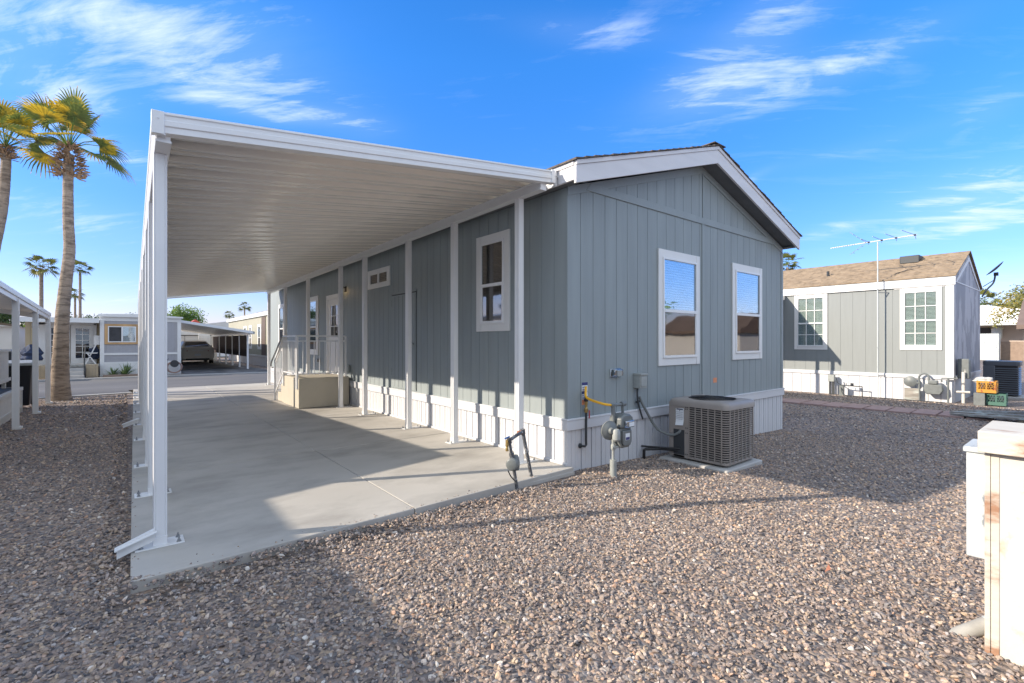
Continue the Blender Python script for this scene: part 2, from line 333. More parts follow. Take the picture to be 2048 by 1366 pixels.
# stones
def stones(name,pts,smin,smax):
    me=bpy.data.meshes.new(name); me.from_pydata([tuple(p) for p in pts],[],[])
    o=bpy.data.objects.new(name,me); COL.objects.link(o)
    tr=bpy.data.node_groups.new(name,'GeometryNodeTree'); tr.interface.new_socket('Geometry',in_out='INPUT',socket_type='NodeSocketGeometry'); tr.interface.new_socket('Geometry',in_out='OUTPUT',socket_type='NodeSocketGeometry')
    n=tr.nodes; l=tr.links; gi=n.new('NodeGroupInput'); gou=n.new('NodeGroupOutput')
    gti=n.new('GeometryNodeGeometryToInstance')
    for k in range(9):
        ic=n.new('GeometryNodeMeshIcoSphere'); ic.inputs['Radius'].default_value=1; ic.inputs['Subdivisions'].default_value=2
        sp=n.new('GeometryNodeSetPosition'); po=n.new('GeometryNodeInputPosition')
        vo=n.new('ShaderNodeTexVoronoi'); vo.inputs['Scale'].default_value=.85; vo.feature='F1'
        ad=n.new('ShaderNodeVectorMath'); ad.operation='ADD'; ad.inputs[1].default_value=(k*5.3,k*2.1,k*3.7); l.new(po.outputs[0],ad.inputs[0]); l.new(ad.outputs[0],vo.inputs['Vector'])
        mr=n.new('ShaderNodeMapRange'); mr.inputs[1].default_value=0; mr.inputs[2].default_value=1.1; mr.inputs[3].default_value=.52; mr.inputs[4].default_value=1.32; l.new(vo.outputs['Distance'],mr.inputs[0])
        sca=n.new('ShaderNodeVectorMath'); sca.operation='SCALE'; l.new(po.outputs[0],sca.inputs[0]); l.new(mr.outputs[0],sca.inputs['Scale'])
        mu=n.new('ShaderNodeVectorMath'); mu.operation='MULTIPLY'; mu.inputs[1].default_value=((1.25,1.5,1.1)[k%3],(.9,.8,1.0)[k%3],(.55,.7,.8,.5)[k%4]); l.new(sca.outputs[0],mu.inputs[0])
        l.new(ic.outputs[0],sp.inputs[0]); l.new(mu.outputs[0],sp.inputs['Position'])
        sm=n.new('GeometryNodeSetMaterial'); sm.inputs['Material'].default_value=M['stone']; l.new(sp.outputs[0],sm.inputs[0])
        ss=n.new('GeometryNodeSetShadeSmooth'); ss.inputs['Shade Smooth'].default_value=False; l.new(sm.outputs[0],ss.inputs[0]); l.new(ss.outputs[0],gti.inputs[0])
    ip=n.new('GeometryNodeInstanceOnPoints'); ip.inputs['Pick Instance'].default_value=True
    rr=n.new('FunctionNodeRandomValue'); rr.data_type='FLOAT_VECTOR'; rr.inputs[0].default_value=(-.9,-.9,0); rr.inputs[1].default_value=(.9,.9,6.28)
    rs=n.new('FunctionNodeRandomValue'); rs.data_type='FLOAT'; rs.inputs[2].default_value=smin; rs.inputs[3].default_value=smax; rs.inputs['Seed'].default_value=3; rs.inputs[2].default_value=0; rs.inputs[3].default_value=1
    pw=n.new('ShaderNodeMath'); pw.operation='POWER'; pw.inputs[1].default_value=2.2; l.new(rs.outputs[1],pw.inputs[0]); ml_=n.new('ShaderNodeMath'); ml_.operation='MULTIPLY_ADD'; l.new(pw.outputs[0],ml_.inputs[0]); ml_.inputs[1].default_value=smax-smin; ml_.inputs[2].default_value=smin
    m2t=n.new('GeometryNodeMeshToPoints'); l.new(gi.outputs[0],m2t.inputs[0])
    l.new(m2t.outputs[0],ip.inputs['Points']); l.new(gti.outputs[0],ip.inputs['Instance']); l.new(rr.outputs[0],ip.inputs['Rotation']); l.new(ml_.outputs[0],ip.inputs['Scale']); l.new(ip.outputs[0],gou.inputs[0])
    md=o.modifiers.new('stones','NODES'); md.node_group=tr; return o
m=bpy.data.materials.new('crushed stone'); m.use_nodes=True; t=m.node_tree; oi=t.nodes.new('ShaderNodeObjectInfo'); rp=t.nodes.new('ShaderNodeValToRGB'); ramp(rp)
t.links.new(oi.outputs['Random'],rp.inputs[0]); 
_c=t.nodes.new('ShaderNodeTexCoord'); _q=t.nodes.new('ShaderNodeTexNoise'); _q.inputs['Scale'].default_value=1.5; t.links.new(_c.outputs['Object'],_q.inputs[0])
_m=t.nodes.new('ShaderNodeMapRange'); _m.inputs[1].default_value=.3; _m.inputs[2].default_value=.7; _m.inputs[3].default_value=.86; _m.inputs[4].default_value=1.32; t.links.new(_q.outputs[0],_m.inputs[0])
_s=t.nodes.new('ShaderNodeVectorMath'); _s.operation='SCALE'; t.links.new(rp.outputs[0],_s.inputs[0]); t.links.new(_m.outputs[0],_s.inputs['Scale']); t.links.new(_s.outputs[0],t.nodes['Principled BSDF'].inputs['Base Color']); t.nodes['Principled BSDF'].inputs['Roughness'].default_value=.8
M['stone']=m
def scatter(n,x0,x1,y0,y1,keep):
    x=rng.uniform(x0,x1,n); y=rng.uniform(y0,y1,n); k=keep(x,y); x=x[k]; y=y[k]; z=-.16*np.clip((x-3.8)/5.2,0,1)+rng.uniform(-.002,.006,len(x))+np.where((x<3.7),.05*np.exp(-((3.40-y)/.14)**2)*(y<3.6)*(x>-.1)*np.clip(1.15-x/3.2,0,1)+.03*np.exp(-((x)/.09)**2)*(y>3.3),0); return np.stack([x,y,z],1)
S_,C_=math.sin(R(YAW)),math.cos(R(YAW))
def free(x,y):
    slab=(x>.0)&(x<3.66)&(y>3.42); house=(x>3.63)&(x<9.15)&(y>3.57)&(y<17.2); pad=(x>5.09)&(x<5.87)&(y>2.58)&(y<3.4)
    return ~(slab|house|pad)
def cone(x,y):
    d=x*S_+y*C_; r=x*C_-y*S_; return (d>.9)&(np.abs(r)<d*1.2+1.2)
def dist(x,y): return np.hypot(x,y)
near=scatter(420000,-5,9,-3,8,lambda x,y: free(x,y)&cone(x,y)&(dist(x,y)<4.6)&(rng.uniform(0,1,len(x))<1))
mid=scatter(330000,-6,14,-3,16,lambda x,y: free(x,y)&cone(x,y)&(dist(x,y)>=4.5)&(dist(x,y)<9.5)&(y<15.9))
far=scatter(110000,-4,16.1,-3,15.9,lambda x,y: free(x,y)&cone(x,y)&(dist(x,y)>=9.3)&(dist(x,y)<17)&(x<15.9)&~((x>12.95-.07*(y-2.9))&(x<13.87-.07*(y-2.9))&(y>1.3)))
_x=rng.uniform(.05,3.5,70); _e=rng.exponential(.025,70); spill=np.stack([_x,3.39+.035*_x+_e,np.full(70,.071)],1); spill=spill[_e<.25]
_y=rng.uniform(3.5,15,90); _e=rng.exponential(.02,90); s2_=np.stack([.02+_e,_y,np.full(90,.071)],1); spill=np.concatenate([spill,s2_[_e<.3]])
tag(stones('near_gravel_stones',near,.0050,.0148),kind='stuff'); tag(stones('spilled_stones',spill,.0035,.0075),kind='stuff'); tag(stones('middle_gravel_stones',mid,.0072,.016),kind='stuff'); tag(stones('far_gravel_stones',far,.011,.022),kind='stuff')
# concrete slab with joints
def slabx(y): return 0
yj=[3.40,5.98,8.7,11.4,14.1]
s=MB(); s.box(.2,3.652,3.48,16.6,-.1,.035)
xs_=[(.012,1.777),(1.784,3.656)]
ends=[(y0,y1) for y0,y1 in zip(yj,yj[1:]+[16.75])]
for i,(a,b) in enumerate(ends):
    for k,(x0,x1) in enumerate(xs_):
        a_=a; 
        def fy(x): return 3.375+(x)*.035
        if k==0: x0=.014
        if i==0: p=[(x0,fy(x0),-.08),(x1,fy(x1),-.08),(x1,b-.006,-.08),(x0,b-.006,-.08)]
        else: p=[(x0,a+.006,-.08),(x1,a+.006,-.08),(x1,b-.006,-.08),(x0,b-.006,-.08)]
        if k==0: p=[(q[0]+(.009*(q[1]-3.4) if q[0]<.1 else 0),q[1],q[2]) for q in p]
        s.pts8(p+[(q[0],q[1],.07) for q in p])
o=make('concrete_driveway',s,'concrete',bevel=.006); tag(o,kind='structure')
# road
s=MB(); 
def road_near(x): return 16.35+.28*max(x,-3)*.4 if x<6 else 17.0
s.add([(-90,12.0,.008),(-6,15.0,.008),(-1.6,16.25,.008),(.1,16.45,.008),(3.6,17.45,.008),(30,24,.008),(90,36,.008),(90,44,.008),(30,29,.008),(5.5,22.7,.008),(1.2,23.1,.008),(-3,23.0,.008),(-90,18,.008)],[tuple(range(13))])
tag(make('road',s,'asphalt',smooth=False),kind='structure')
def strip(name,pts,w,h,m,z=0):
    s=MB()
    for a,b in zip(pts,pts[1:]): s.bar((a[0],a[1],z+h/2),(b[0],b[1],z+h/2),w,h)
    return s
tag(make('near_kerb',strip('k',[(-30,9.0+.15),(-6,14.9),(-1.6,16.17),(.1,16.35)],.16,.03,None),'conc2'),kind='structure')
tag(make('driveway_apron',MB().add([(.02,16.56,.072),(3.64,16.56,.072),(3.64,17.35,.012),(.1,16.5,.012)],[(0,1,2,3)]),'concrete'),kind='structure')
tag(make('far_kerb',strip('k',[(-30,22.2),(-3,23.1),(1.2,23.25),(5.5,22.8),(14,24.6)],.22,.05,None),'conc2'),kind='structure')
s=MB().add([(1.9,23.4,.012),(5.3,23.0,.012),(4.9,40,.012),(1.9,40,.012)],[(0,1,2,3)])
tag(make('far_driveway',s,'asph2',smooth=False),kind='structure')
# ================================================================ HOUSE
HX,HY,HL=3.65,3.587,13.6
W=5.40; EV=3.05; SL=.305; SK=.57
home=thing('mobile_home',(6.35,10.4,0),'grey green mobile home with white trim in the middle of the lot','house')
FS=Fr((HX,HY,0),Y_,-X_); FE=Fr((HX,HY,0),X_,-Y_); FB=Fr((HX,HY+HL,0),X_,Y_); FR=Fr((HX+W,HY,0),Y_,X_)
def top(a): return EV+SL*min(a,W-a)
core=MB(); core.fprism(FE,[(.006,SK-.05),(W-.006,SK-.05),(W-.006,EV-.02),(W/2,EV+SL*W/2-.03),(.006,EV-.02)],-.006,-HL+.022)
make('wall_core',core,'siding',home,smooth=False)
def planks(mb,F,a0,a1,z0,ztop,pitch=.2032,gap=.006,skip=()):
    a=a0
    while a<a1-.01:
        b=min(a+pitch,a1); 
        mb.fprism(F,[(a+gap/2,z0),(b-gap/2,z0),(b-gap/2,ztop(b)),(a+gap/2,ztop(a))],-.02,0); a=b
sw=MB(); planks(sw,FS,.0,HL,SK-.02,lambda a:EV-.01); make('side_siding',sw,'siding',home,bevel=.0015)
BZ=3.06
ew=MB(); planks(ew,FE,0,2.72,SK-.02,lambda a:min(BZ,top(a)-.01)); planks(ew,FE,2.74,W,SK-.02,lambda a:min(BZ,top(a)-.01)); make('end_siding',ew,'siding',home,bevel=.0015)
gw=MB(); 
def gpl(a0,a1):
    a=a0
    while a<a1-.01:
        b=min(a+.2032,a1); za,zb=top(a)-.01,top(b)-.01
        if max(za,zb)>BZ+.09: gw.fprism(FE,[(a+.003,BZ+.08),(b-.003,BZ+.08),(b-.003,max(zb,BZ+.081)),(a+.003,max(za,BZ+.081))],-.02,-.002)
        a=b
gpl(.2,2.72); gpl(2.74,W-.2); make('gable_siding',gw,'siding',home,bevel=.0015)
rw=MB(); planks(rw,FR,0,HL,SK-.02,lambda a:EV-.01,); make('rear_siding',rw,'siding',home)
bw=MB(); bw.fprism(FB,[(0,SK-.02),(W,SK-.02),(W,EV),(W/2,EV+SL*W/2),(0,EV)],-.02,0); make('far_siding',bw,'siding',home)
tr=MB(); tr.fprism(FE,[(.28,BZ),(W-.28,BZ),(W-.36,BZ+.09),(.36,BZ+.09)],0,.014)
tr.fprism(FE,[(2.70,SK),(2.76,SK),(2.76,BZ-.002),(2.70,BZ-.002)],0,.012)
tr.fprism(FE,[(2.725,BZ+.092),(2.75,BZ+.092),(2.75,3.78),(2.725,3.78)],-.004,.006)
for sgn in (0,1):
    P=[(.0,EV-.10),(W/2,EV+SL*W/2-.10),(W/2,EV+SL*W/2-.0),(.0,EV)]
    if sgn: P=[(W-a-.0,z) for a,z in P]; 
    tr.fprism(FE,[(a+(.003 if not sgn and a>1 else 0)*0,z) for a,z in P],0,.010)
make('gable_trim',tr,'sidtrim',home,bevel=.002)
ct=MB(); ct.fbox(FR,0,.07,SK,EV,0,.012); ct.fbox(FE,W-.06,W+.012,SK,EV-.1,0,.012); make('corner_trim',ct,'sidtrim',home)
# skirting
sk=MB()
def skirt(F,L_,base,pitch):
    sk.fbox(F,.03,L_-.03,-.25,SK-.12,-.05,-.022)
    a=.05
    while a<L_-.02:
        b=min(a+pitch,L_); sk.fprism(F,[(a+.009,-.25),(b-.009,-.25),(b-.009,SK-.12),(a+.009,SK-.12)],-.024,.0)
        sk.fprism(F,[(a+pitch*.42,-.25),(a+pitch*.50,-.25),(a+pitch*.50,SK-.12),(a+pitch*.42,SK-.12)],0,.004) if a+pitch*.5<L_ else None
        a=b
skirt(FS,HL,0,.145); skirt(FE,W,0,.165); skirt(FR,HL,0,.165); skirt(FB,W,0,.165)
sk.box(HX-.003,HX+.052,HY-.003,HY+.052,-.25,SK-.12); sk.box(HX+W-.052,HX+W+.003,HY-.003,HY+.052,-.25,SK-.12)
make('skirting',sk,'vinyl',home,bevel=.002)
bd=MB()
for F,L_,m_ in ((FS,HL,0),(FE,W,.03),(FR,HL,0),(FB,W,.03)):
    bd.fbox(F,-m_,L_+m_,SK-.125,SK-.022,0,.026); bd.fbox(F,-m_-.004,L_+m_+.004,SK-.022,SK,0,.032)
bd.fbox(FS,.0,HL,.07,.10,0,.02)
make('skirting_rail',bd,'vinyl',home,bevel=.004)
# roof
RY0,RY1=3.345,HY+HL+.22; FX0,FX1=3.53,9.17; RX=6.35; ZF=3.235; ZR=4.09
rf=MB()
for a,b in ((FX0,RX),(FX1,RX)):
    rf.pts8([(a,RY0+.03,ZF-.05),(b,RY0+.03,ZR-.05),(b,RY1,ZR-.05),(a,RY1,ZF-.05),(a,RY0+.03,ZF-.012),(b,RY0+.03,ZR-.012),(b,RY1,ZR-.012),(a,RY1,ZF-.012)])
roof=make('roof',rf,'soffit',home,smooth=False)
sh=MB(); ns=20
for sx,a in ((1,FX0-.03),(-1,FX1+.03)):
    for i in range(ns):
        t0,t1=i/ns,(i+1)/ns; za=ZF-.01+(ZR-ZF+.012)*t0; zb=ZF-.01+(ZR-ZF+.012)*t1; xa=a+(RX-a)*t0; xb=a+(RX-a)*t1
        y0=RY0-.022-random.uniform(0,.012); e=random.uniform(0,.004)
        sh.pts8([(xa,y0,za),(xb,y0,zb),(xb,RY1,zb),(xa,RY1,za),(xa,y0,za+.017+e),(xb,y0,zb+.008),(xb,RY1,zb+.008),(xa,RY1,za+.017+e)])
for k in range(44):
    y0=RY0-.03+k*.32; sh.obox((RX,y0+.16,ZR+.012+.004*(k%2)),(.15,0,0),(0,.165,0),(0,0,.006))
make('shingles',sh,'shingle',roof,smooth=False)
fa=MB()
th=.028
for a in (FX0,FX1-th): fa.box(a,a+th,RY0+.03,RY1,3.04,ZF-.052)
for a in (FX0-.01,FX1-.012): fa.box(a,a+.022,RY0+.03,RY1,ZF-.05,ZF-.006)
def rake(x0,z0,x1,z1,h0,h1,y0,y1): fa.pts8([(x0,y0,z0-h0),(x1,y0,z1-h0),(x1,y1,z1-h0),(x0,y1,z0-h0),(x0,y0,z0-h1),(x1,y0,z1-h1),(x1,y1,z1-h1),(x0,y1,z0-h1)])
for x in (FX0,FX1): rake(x,ZF,RX,ZR,.235,.052,RY0,RY0+.03); rake(x,ZF,RX,ZR,.05,.004,RY0-.012,RY0+.03)
for x in (FX0,FX1): rake(x,ZF,RX,ZR,.235,.004,RY1,RY1+.03)
make('fascia',fa,'fascia',roof,bevel=.002)
sf=MB()
for x in (FX0+.03,FX1-.03): rake_=sf.pts8([(x,RY0+.03,3.06-.012),(RX,RY0+.03,ZR-.205-.012),(RX,HY+.01,ZR-.205-.012),(x,HY+.01,3.06-.012),(x,RY0+.03,3.06),(RX,RY0+.03,ZR-.205),(RX,HY+.01,ZR-.205),(x,HY+.01,3.06)])
sf.box(FX0+.028,HX+.02,RY0+.1,RY1,3.045,3.055); sf.box(HX+W-.02,FX1-.03,RY0+.1,RY1,3.045,3.055)
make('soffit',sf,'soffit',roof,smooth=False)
for y in (6.5,9.2,13.4):
    make('roof_vent',MB().box(6.55,6.95,y,y+.4,4.0,4.16),'dark',roof,bevel=.01)
# windows
def window(par,F,a0,a1,z0,z1,tw=.085,th_=.10,mat_trim='white',upper='glass',lower='glassd',blind=True,split=.47,muntin=False,sash='alum',small=False,proud=.022):
    t=MB(); t.fbox(F,a0,a0+tw,z0,z1,0,proud); t.fbox(F,a1-tw,a1,z0,z1,0,proud); t.fbox(F,a0+tw+.001,a1-tw-.001,z1-th_,z1,0,proud-.003); t.fbox(F,a0+tw+.001,a1-tw-.001,z0,z0+th_,0,proud-.003)
    w_=make('window',t,mat_trim,par,bevel=.003)
    b0,b1,c0,c1=a0+tw,a1-tw,z0+th_,z1-th_; fw=.026
    m_=c0+(c1-c0)*split
    s=MB(); s.fbox(F,b0+.001,b0+fw,c0,c1,0,.034); s.fbox(F,b1-fw,b1-.001,c0,c1,0,.034); s.fbox(F,b0+fw,b1-fw,c1-fw,c1,0,.034); s.fbox(F,b0+fw,b1-fw,c0,c0+fw+.006,0,.038); s.fbox(F,b0+fw,b1-fw,m_-.02,m_+.02,0,.040)
    if not muntin: s.fbox(F,b0+fw,b0+fw+.016,c0+fw,m_-.02,0,.029); s.fbox(F,b1-fw-.016,b1-fw,c0+fw,m_-.02,0,.029)
    make('sash',s,sash,w_,bevel=.002)
    i0,i1=b0+fw,b1-fw
    r=MB(); r.fbox(F,i0,i1,c0+fw,c1-fw,-.001,.002); make('room_backing',r,'room',w_,smooth=False)
    if blind:
        bl=MB(); z=c0+fw+(.0 if blind==2 else (m_-c0-fw)); 
        while z<c1-fw-.02: bl.pts8([F(i0+.01,z,.003),F(i1-.01,z,.003),F(i1-.01,z+.004,.003),F(i0+.01,z+.004,.003),F(i0+.01,z+.012,.010),F(i1-.01,z+.012,.010),F(i1-.01,z+.019,.006),F(i0+.01,z+.019,.006)]); z+=.033
        make('blind',bl,'blind',w_,smooth=False)
    p=MB(); p.fbox(F,i0,i1,m_+.02,c1-fw,.014,.018); make('pane',p,upper,w_,smooth=False)
    p=MB(); p.fbox(F,i0,i1,c0+fw+.006,m_-.02,.018,.022); make('pane',p,lower,w_,smooth=False)
    if muntin:
        g_=MB()
        for k in (1,2): a=i0+(i1-i0)*k/3; g_.fbox(F,a-.009,a+.009,m_+.02,c1-fw,.019,.024); g_.fbox(F,a-.009,a+.009,c0+fw,m_-.02,.023,.028)
        for lo,hi,d in ((m_+.02,c1-fw,.0245),(c0+fw,m_-.02,.0285)): z=(lo+hi)/2; g_.fbox(F,i0,i1,z-.009,z+.009,d,d+.004)
        make('muntins',g_,'white',w_,smooth=False)
    return w_
ys_=lambda a:a-HY
window(home,FE,5.283-HX,6.267-HX,1.08,2.585)
window(home,FE,7.215-HX,8.218-HX,1.11,2.60)
window(home,FS,ys_(4.556),ys_(5.262),1.525,2.77,tw=.105,blind=False,upper='glassd')
window(home,FS,ys_(12.05),ys_(12.88),1.06,2.512,tw=.11,blind=False)
window(home,FS,ys_(15.22),ys_(15.97),1.10,2.512,tw=.11,blind=False)
# small slider window
F=FS; a0,a1,z0,z1=ys_(7.971),ys_(8.955),2.392,2.742
t=MB(); t.fbox(F,a0,a1,z0,z0+.09,0,.022); t.fbox(F,a0,a1,z1-.09,z1,0,.022); t.fbox(F,a0,a0+.12,z0+.091,z1-.091,0,.022); t.fbox(F,a1-.12,a1,z0+.091,z1-.091,0,.022); t.fbox(F,(a0+a1)/2-.03,(a0+a1)/2+.03,z0+.091,z1-.091,0,.026)
w_=make('slider_window',t,'white',home,bevel=.003); make('pane',MB().fbox(F,a0+.12,a1-.12,z0+.09,z1-.09,.004,.01),'glassd',w_,smooth=False); make('room_backing',MB().fbox(F,a0+.12,a1-.12,z0+.09,z1-.09,-.001,.002),'room',w_,smooth=False)
# access door outline
a0,a1=ys_(6.991),ys_(7.90); t=MB(); t.fbox(F,a0,a1,SK+.02,2.19,.001,.012); t.fbox(F,a0-.02,a1+.02,2.21,2.24,0,.03)
for k in range(1,5): pass
ad=make('access_door',t,'siding',home,bevel=.002); gq=MB()
for k in range(6): aa=a0+.15*k+.02; gq.fbox(F,aa,aa+.006,SK+.04,2.17,.012,.0135)
gq.fbox(F,a0-.012,a0,SK+.02,2.2,0,.004); gq.fbox(F,a0-.012,a1+.012,2.19,2.208,0,.004); make('door_gap',gq,'dark',ad,smooth=False)
hg=MB()
for z in (.8,2.0): make('hinge',MB().fbox(F,a1-.01,a1+.03,z,z+.12,.012,.018),'sidtrim',ad)
hg.lathe(F(a0+.07,1.35,.012),-X_,[(.02,0),(.02,.03),(.03,.035),(.03,.06)],10); make('handle',hg,'sidtrim',ad)
# entry door
a0,a1=ys_(10.42),ys_(11.40); t=MB(); t.fbox(F,a0,a0+.09,.66,2.36,0,.03); t.fbox(F,a1-.09,a1,.66,2.36,0,.03); t.fbox(F,a0,a1,2.361,2.45,0,.03); t.fbox(F,a0,a1,.62,.66,0,.06)
dr=make('entry_door',t,'white',home,bevel=.003); t=MB(); t.fbox(F,a0+.09,a1-.09,.66,1.50,.0,.012); t.fbox(F,a0+.09,a0+.25,1.5,2.36,0,.012); t.fbox(F,a1-.25,a1-.09,1.5,2.36,0,.012); t.fbox(F,a0+.25,a1-.25,2.2,2.36,0,.012)
for k in (1,2): z=1.5+.233*k; t.fbox(F,a0+.25,a1-.25,z-.01,z+.01,.004,.014)
t.fbox(F,(a0+a1)/2-.01,(a0+a1)/2+.01,1.5,2.2,.004,.0145)
make('door_leaf',t,'white',dr,bevel=.003); make('pane',MB().fbox(F,a0+.25,a1-.25,1.5,2.2,.001,.004),'glassd',dr,smooth=False)
kn=MB(); kn.lathe(F(a0+.16,1.6,.012),-X_,[(.02,0),(.012,.03),(.028,.045),(.028,.06),(.01,.07)],12); make('handle',kn,'steel',dr)
# wall lamp
c=F(ys_(10.20),2.50,0); t=MB(); t.fbox(F,ys_(10.16),ys_(10.24),2.45,2.57,0,.02); t.tube([F(ys_(10.20),2.54,.02),F(ys_(10.20),2.56,.07),F(ys_(10.20),2.54,.11)],.01,8); t.lathe(F(ys_(10.20),2.545,.11),-Z_,[(.02,0),(.055,.01),(.055,.03),(.05,.032)],16)
lp=make('wall_lamp',t,'black',home); make('lamp_rim',MB().lathe(F(ys_(10.20),2.36,.11),-Z_,[(.052,0),(.052,.01)],16),'black',lp); make('lamp_glass',MB().lathe(F(ys_(10.20),2.512,.11),-Z_,[(.048,0),(.048,.14)],16),'clear',lp); make('bulb',MB().lathe(F(ys_(10.20),2.51,.11),-Z_,[(.01,0),(.014,.02),(.024,.05),(.022,.075),(.008,.09)],12),'bulb',lp)
# wall fixtures
def vent(F,a,z,r=.045,m='steel'):
    t=MB(); t.fbox(F,a-r-.02,a+r+.02,z-r-.02,z+r+.02,0,.012); t.lathe(F(a,z,.012),F.n,[(r,0),(r,.06),(r*.9,.065)],14); make('wall_vent',t,m,home,bevel=.003)
vent(F,ys_(11.98),.93); 
t=MB(); t.fbox(F,ys_(9.0),ys_(9.08),.64,.74,0,.035); make('outlet_cover',t,'vinyl',home,bevel=.006)
t=MB(); t.fbox(F,ys_(9.92),ys_(10.05),.74,.90,0,.05); make('outlet_cover',t,'sidtrim',home,bevel=.02)
t=MB(); t.fbox(FE,.69,.885,.975,1.08,0,.018); t.fbox(FE,.71,.87,.99,1.07,.018,.06); make('outlet_bubble_cover',t,'clearp',home,bevel=.012); t=MB(); t.fbox(FE,.75,.83,.995,1.06,.061,.066); make('outlet_cover',t,'gasgrey2',home)
t=MB(); t.fbox(FR,.55,.78,.90,1.02,0,.16); make('dryer_vent',t,'white',home,bevel=.01)
t=MB(); t.fbox(FE,3.02,3.12,.79,.86,0,.002); make('sticker',t,'orange',home,smooth=False)
# stickers on gas line
for k,(z0,z1,mm) in enumerate(((.915,.945,'navy'),(.85,.912,'paper'),(.82,.847,'navy'),(.76,.817,'paper'),(.70,.757,'orange'))):
    st=make('warning_label',MB().fbox(FE,.225,.315,z0,z1,0,.002),mm,home,smooth=False)
    if mm=='paper':
        q=MB()
        for j in range(3):
            q.fbox(FE,.235+.028*j,.247+.028*j,z0+.034,z1-.01,.002,.003); q.fbox(FE,.233+.027*j,.250+.027*j,z0+.008,z0+.022,.002,.003)
        make('label_print',q,'navy',st,smooth=False)
# electrical disconnect with conduit
t=MB(); t.fbox(FE,1.13,1.27,.83,1.005,0,.10); t.fbox(FE,1.125,1.275,.985,1.01,0,.115); t.fbox(FE,1.145,1.255,.85,.97,.10,.108)
db=make('disconnect_box',t,'gasgrey2',home,bevel=.004)
cb=MB(); cb.tube(bez([FE(1.16,.83,.04),FE(1.16,.74,.04),FE(1.18,.62,.045),FE(1.24,.45,.06)],6),.011,8)
cb.tube([FE(1.15,.66,.03),FE(1.25,.668,.03)],.012,6); make('cable',cb,'dark',db)
# ================================================================ AC UNIT
ac=thing('air_conditioner',(5.17,2.87,0),'taupe louvred air conditioning condenser beside the grey green end wall','air conditioner')
x0,x1,y0,y1=5.147,5.83,2.61,3.33; zb,zt=.012,.675
g_=lambda x:gz(x)
p=MB().pts8([(5.065,2.565,-.15),(5.89,2.55,-.15),(5.89,3.42,-.15),(5.065,3.42,-.15),(5.065,2.565,-.012),(5.89,2.55,-.012),(5.89,3.42,-.012),(5.065,3.42,-.012)])
single('equipment_pad',p,'conc2','pale concrete pad under the taupe air conditioner','pad',bevel=.015)
def rr_(x0,x1,y0,y1,r,n=5):
    P=[]
    for cx,cy,a0 in ((x1-r,y1-r,0),(x0+r,y1-r,90),(x0+r,y0+r,180),(x1-r,y0+r,270)):
        for k in range(n+1): a=R(a0+90*k/n); P.append((cx+r*math.cos(a),cy+r*math.sin(a)))
    return P
P=rr_(x0,x1,y0,y1,.06); b=MB(); b.prism([(x,y,zb) for x,y in P],(0,0,.03)); b.prism([(x,y,zt-.02) for x,y in P],(0,0,.02))

makes('base_pan',b,'hvac',ac,bevel=.004)
# inner coil dark
Pi=rr_(x0+.03,x1-.03,y0+.03,y1-.03,.05); make('coil',MB().prism([(x,y,zb+.03) for x,y in Pi],(0,0,zt-zb-.05)),'black',ac)
# louvres: horizontal slats follow perimeter, with vertical ribs; left part of -X face (far from camera) is solid panel
lv=MB(); path=[]
ysol=3.075
path=[(x0,ysol)]+[(x0,y0+.06)]+[(x0+.06-.06*math.cos(R(a)),y0+.06-.06*math.sin(R(a))) for a in (22,45,68)]+[(x0+.06,y0),(x1-.06,y0)]+[(x1-.06+.06*math.sin(R(a)),y0+.06-.06*math.cos(R(a))) for a in (22,45,68)]+[(x1,y0+.06),(x1,y1-.06),(x1-.06,y1),(x0+.06,y1)]
nr=23; dzl=(zt-.03-zb-.035)/nr
for i in range(nr):
    z=zb+.035+dzl*(i+.5)
    for (ax,ay),(bx,by) in zip(path,path[1:]):
        d=Vector((bx-ax,by-ay,0)); nrm=Vector((d.y,-d.x,0)).normalized()
        # outward check
        cxy=Vector(((ax+bx)/2-(x0+x1)/2,(ay+by)/2-(y0+y1)/2,0))
        if nrm.dot(cxy)<0: nrm=-nrm
        A=Vector((ax,ay,z)); B=Vector((bx,by,z)); h=.0045
        lv.pts8([A-nrm*.008+Z_*h*.2,B-nrm*.008+Z_*h*.2,B-Z_*h,A-Z_*h,A-nrm*.008+Z_*(h+.002),B-nrm*.008+Z_*(h+.002),B+Z_*h*.6,A+Z_*h*.6])
make('louvres',lv,'hvac',ac,smooth=False)
rb=MB()
def vrib(x,y,nx_,ny_,wd=.012):
    n_=Vector((nx_,ny_,0)); t_=Vector((-ny_,nx_,0)); rb.obox(Vector((x,y,(zb+zt)/2))+n_*.002,t_*wd/2,n_*.005,Z_*(zt-zb-.04)/2)
for k in range(6): vrib(x0,ysol-.01-(ysol-y0-.07)*k/5,-1,0)
for k in range(7): vrib(x0+.065+(x1-x0-.13)*k/6,y0,0,-1)
for k in range(7): vrib(x1,y0+.065+(y1-y0-.13)*k/6,1,0)
for x,y in ((x0+.0,y1-.03),(x1-.01,y1-.01)): rb.obox((x+.01,y,(zb+zt)/2),(.012,0,0),(0,.03,0),(0,0,(zt-zb)/2-.01))
make('ribs',rb,'hvac',ac,smooth=False)
pn=MB(); pn.box(x0-.004,x0+.03,ysol,y1-.01,zb+.33,zt-.005); pn.box(x0-.004,x0+.03,ysol,ysol+.05,zb+.0,zb+.33); pn.box(x0+.0,x0+.03,ysol+.05,y1-.01,zb,zb+.03); make('service_panel',pn,'hvac',ac,bevel=.003)
bt=MB()
for y in (ysol+.01,ysol+.03):
    for z in (zb+.05,zb+.30,zb+.36,zt-.06,zt-.08): bt.lathe((x0-.004,y,z),-X_,[(.006,0),(.006,.004)],6)
makes('screw',bt,'black',ac)
ld=MB(); segs=[]
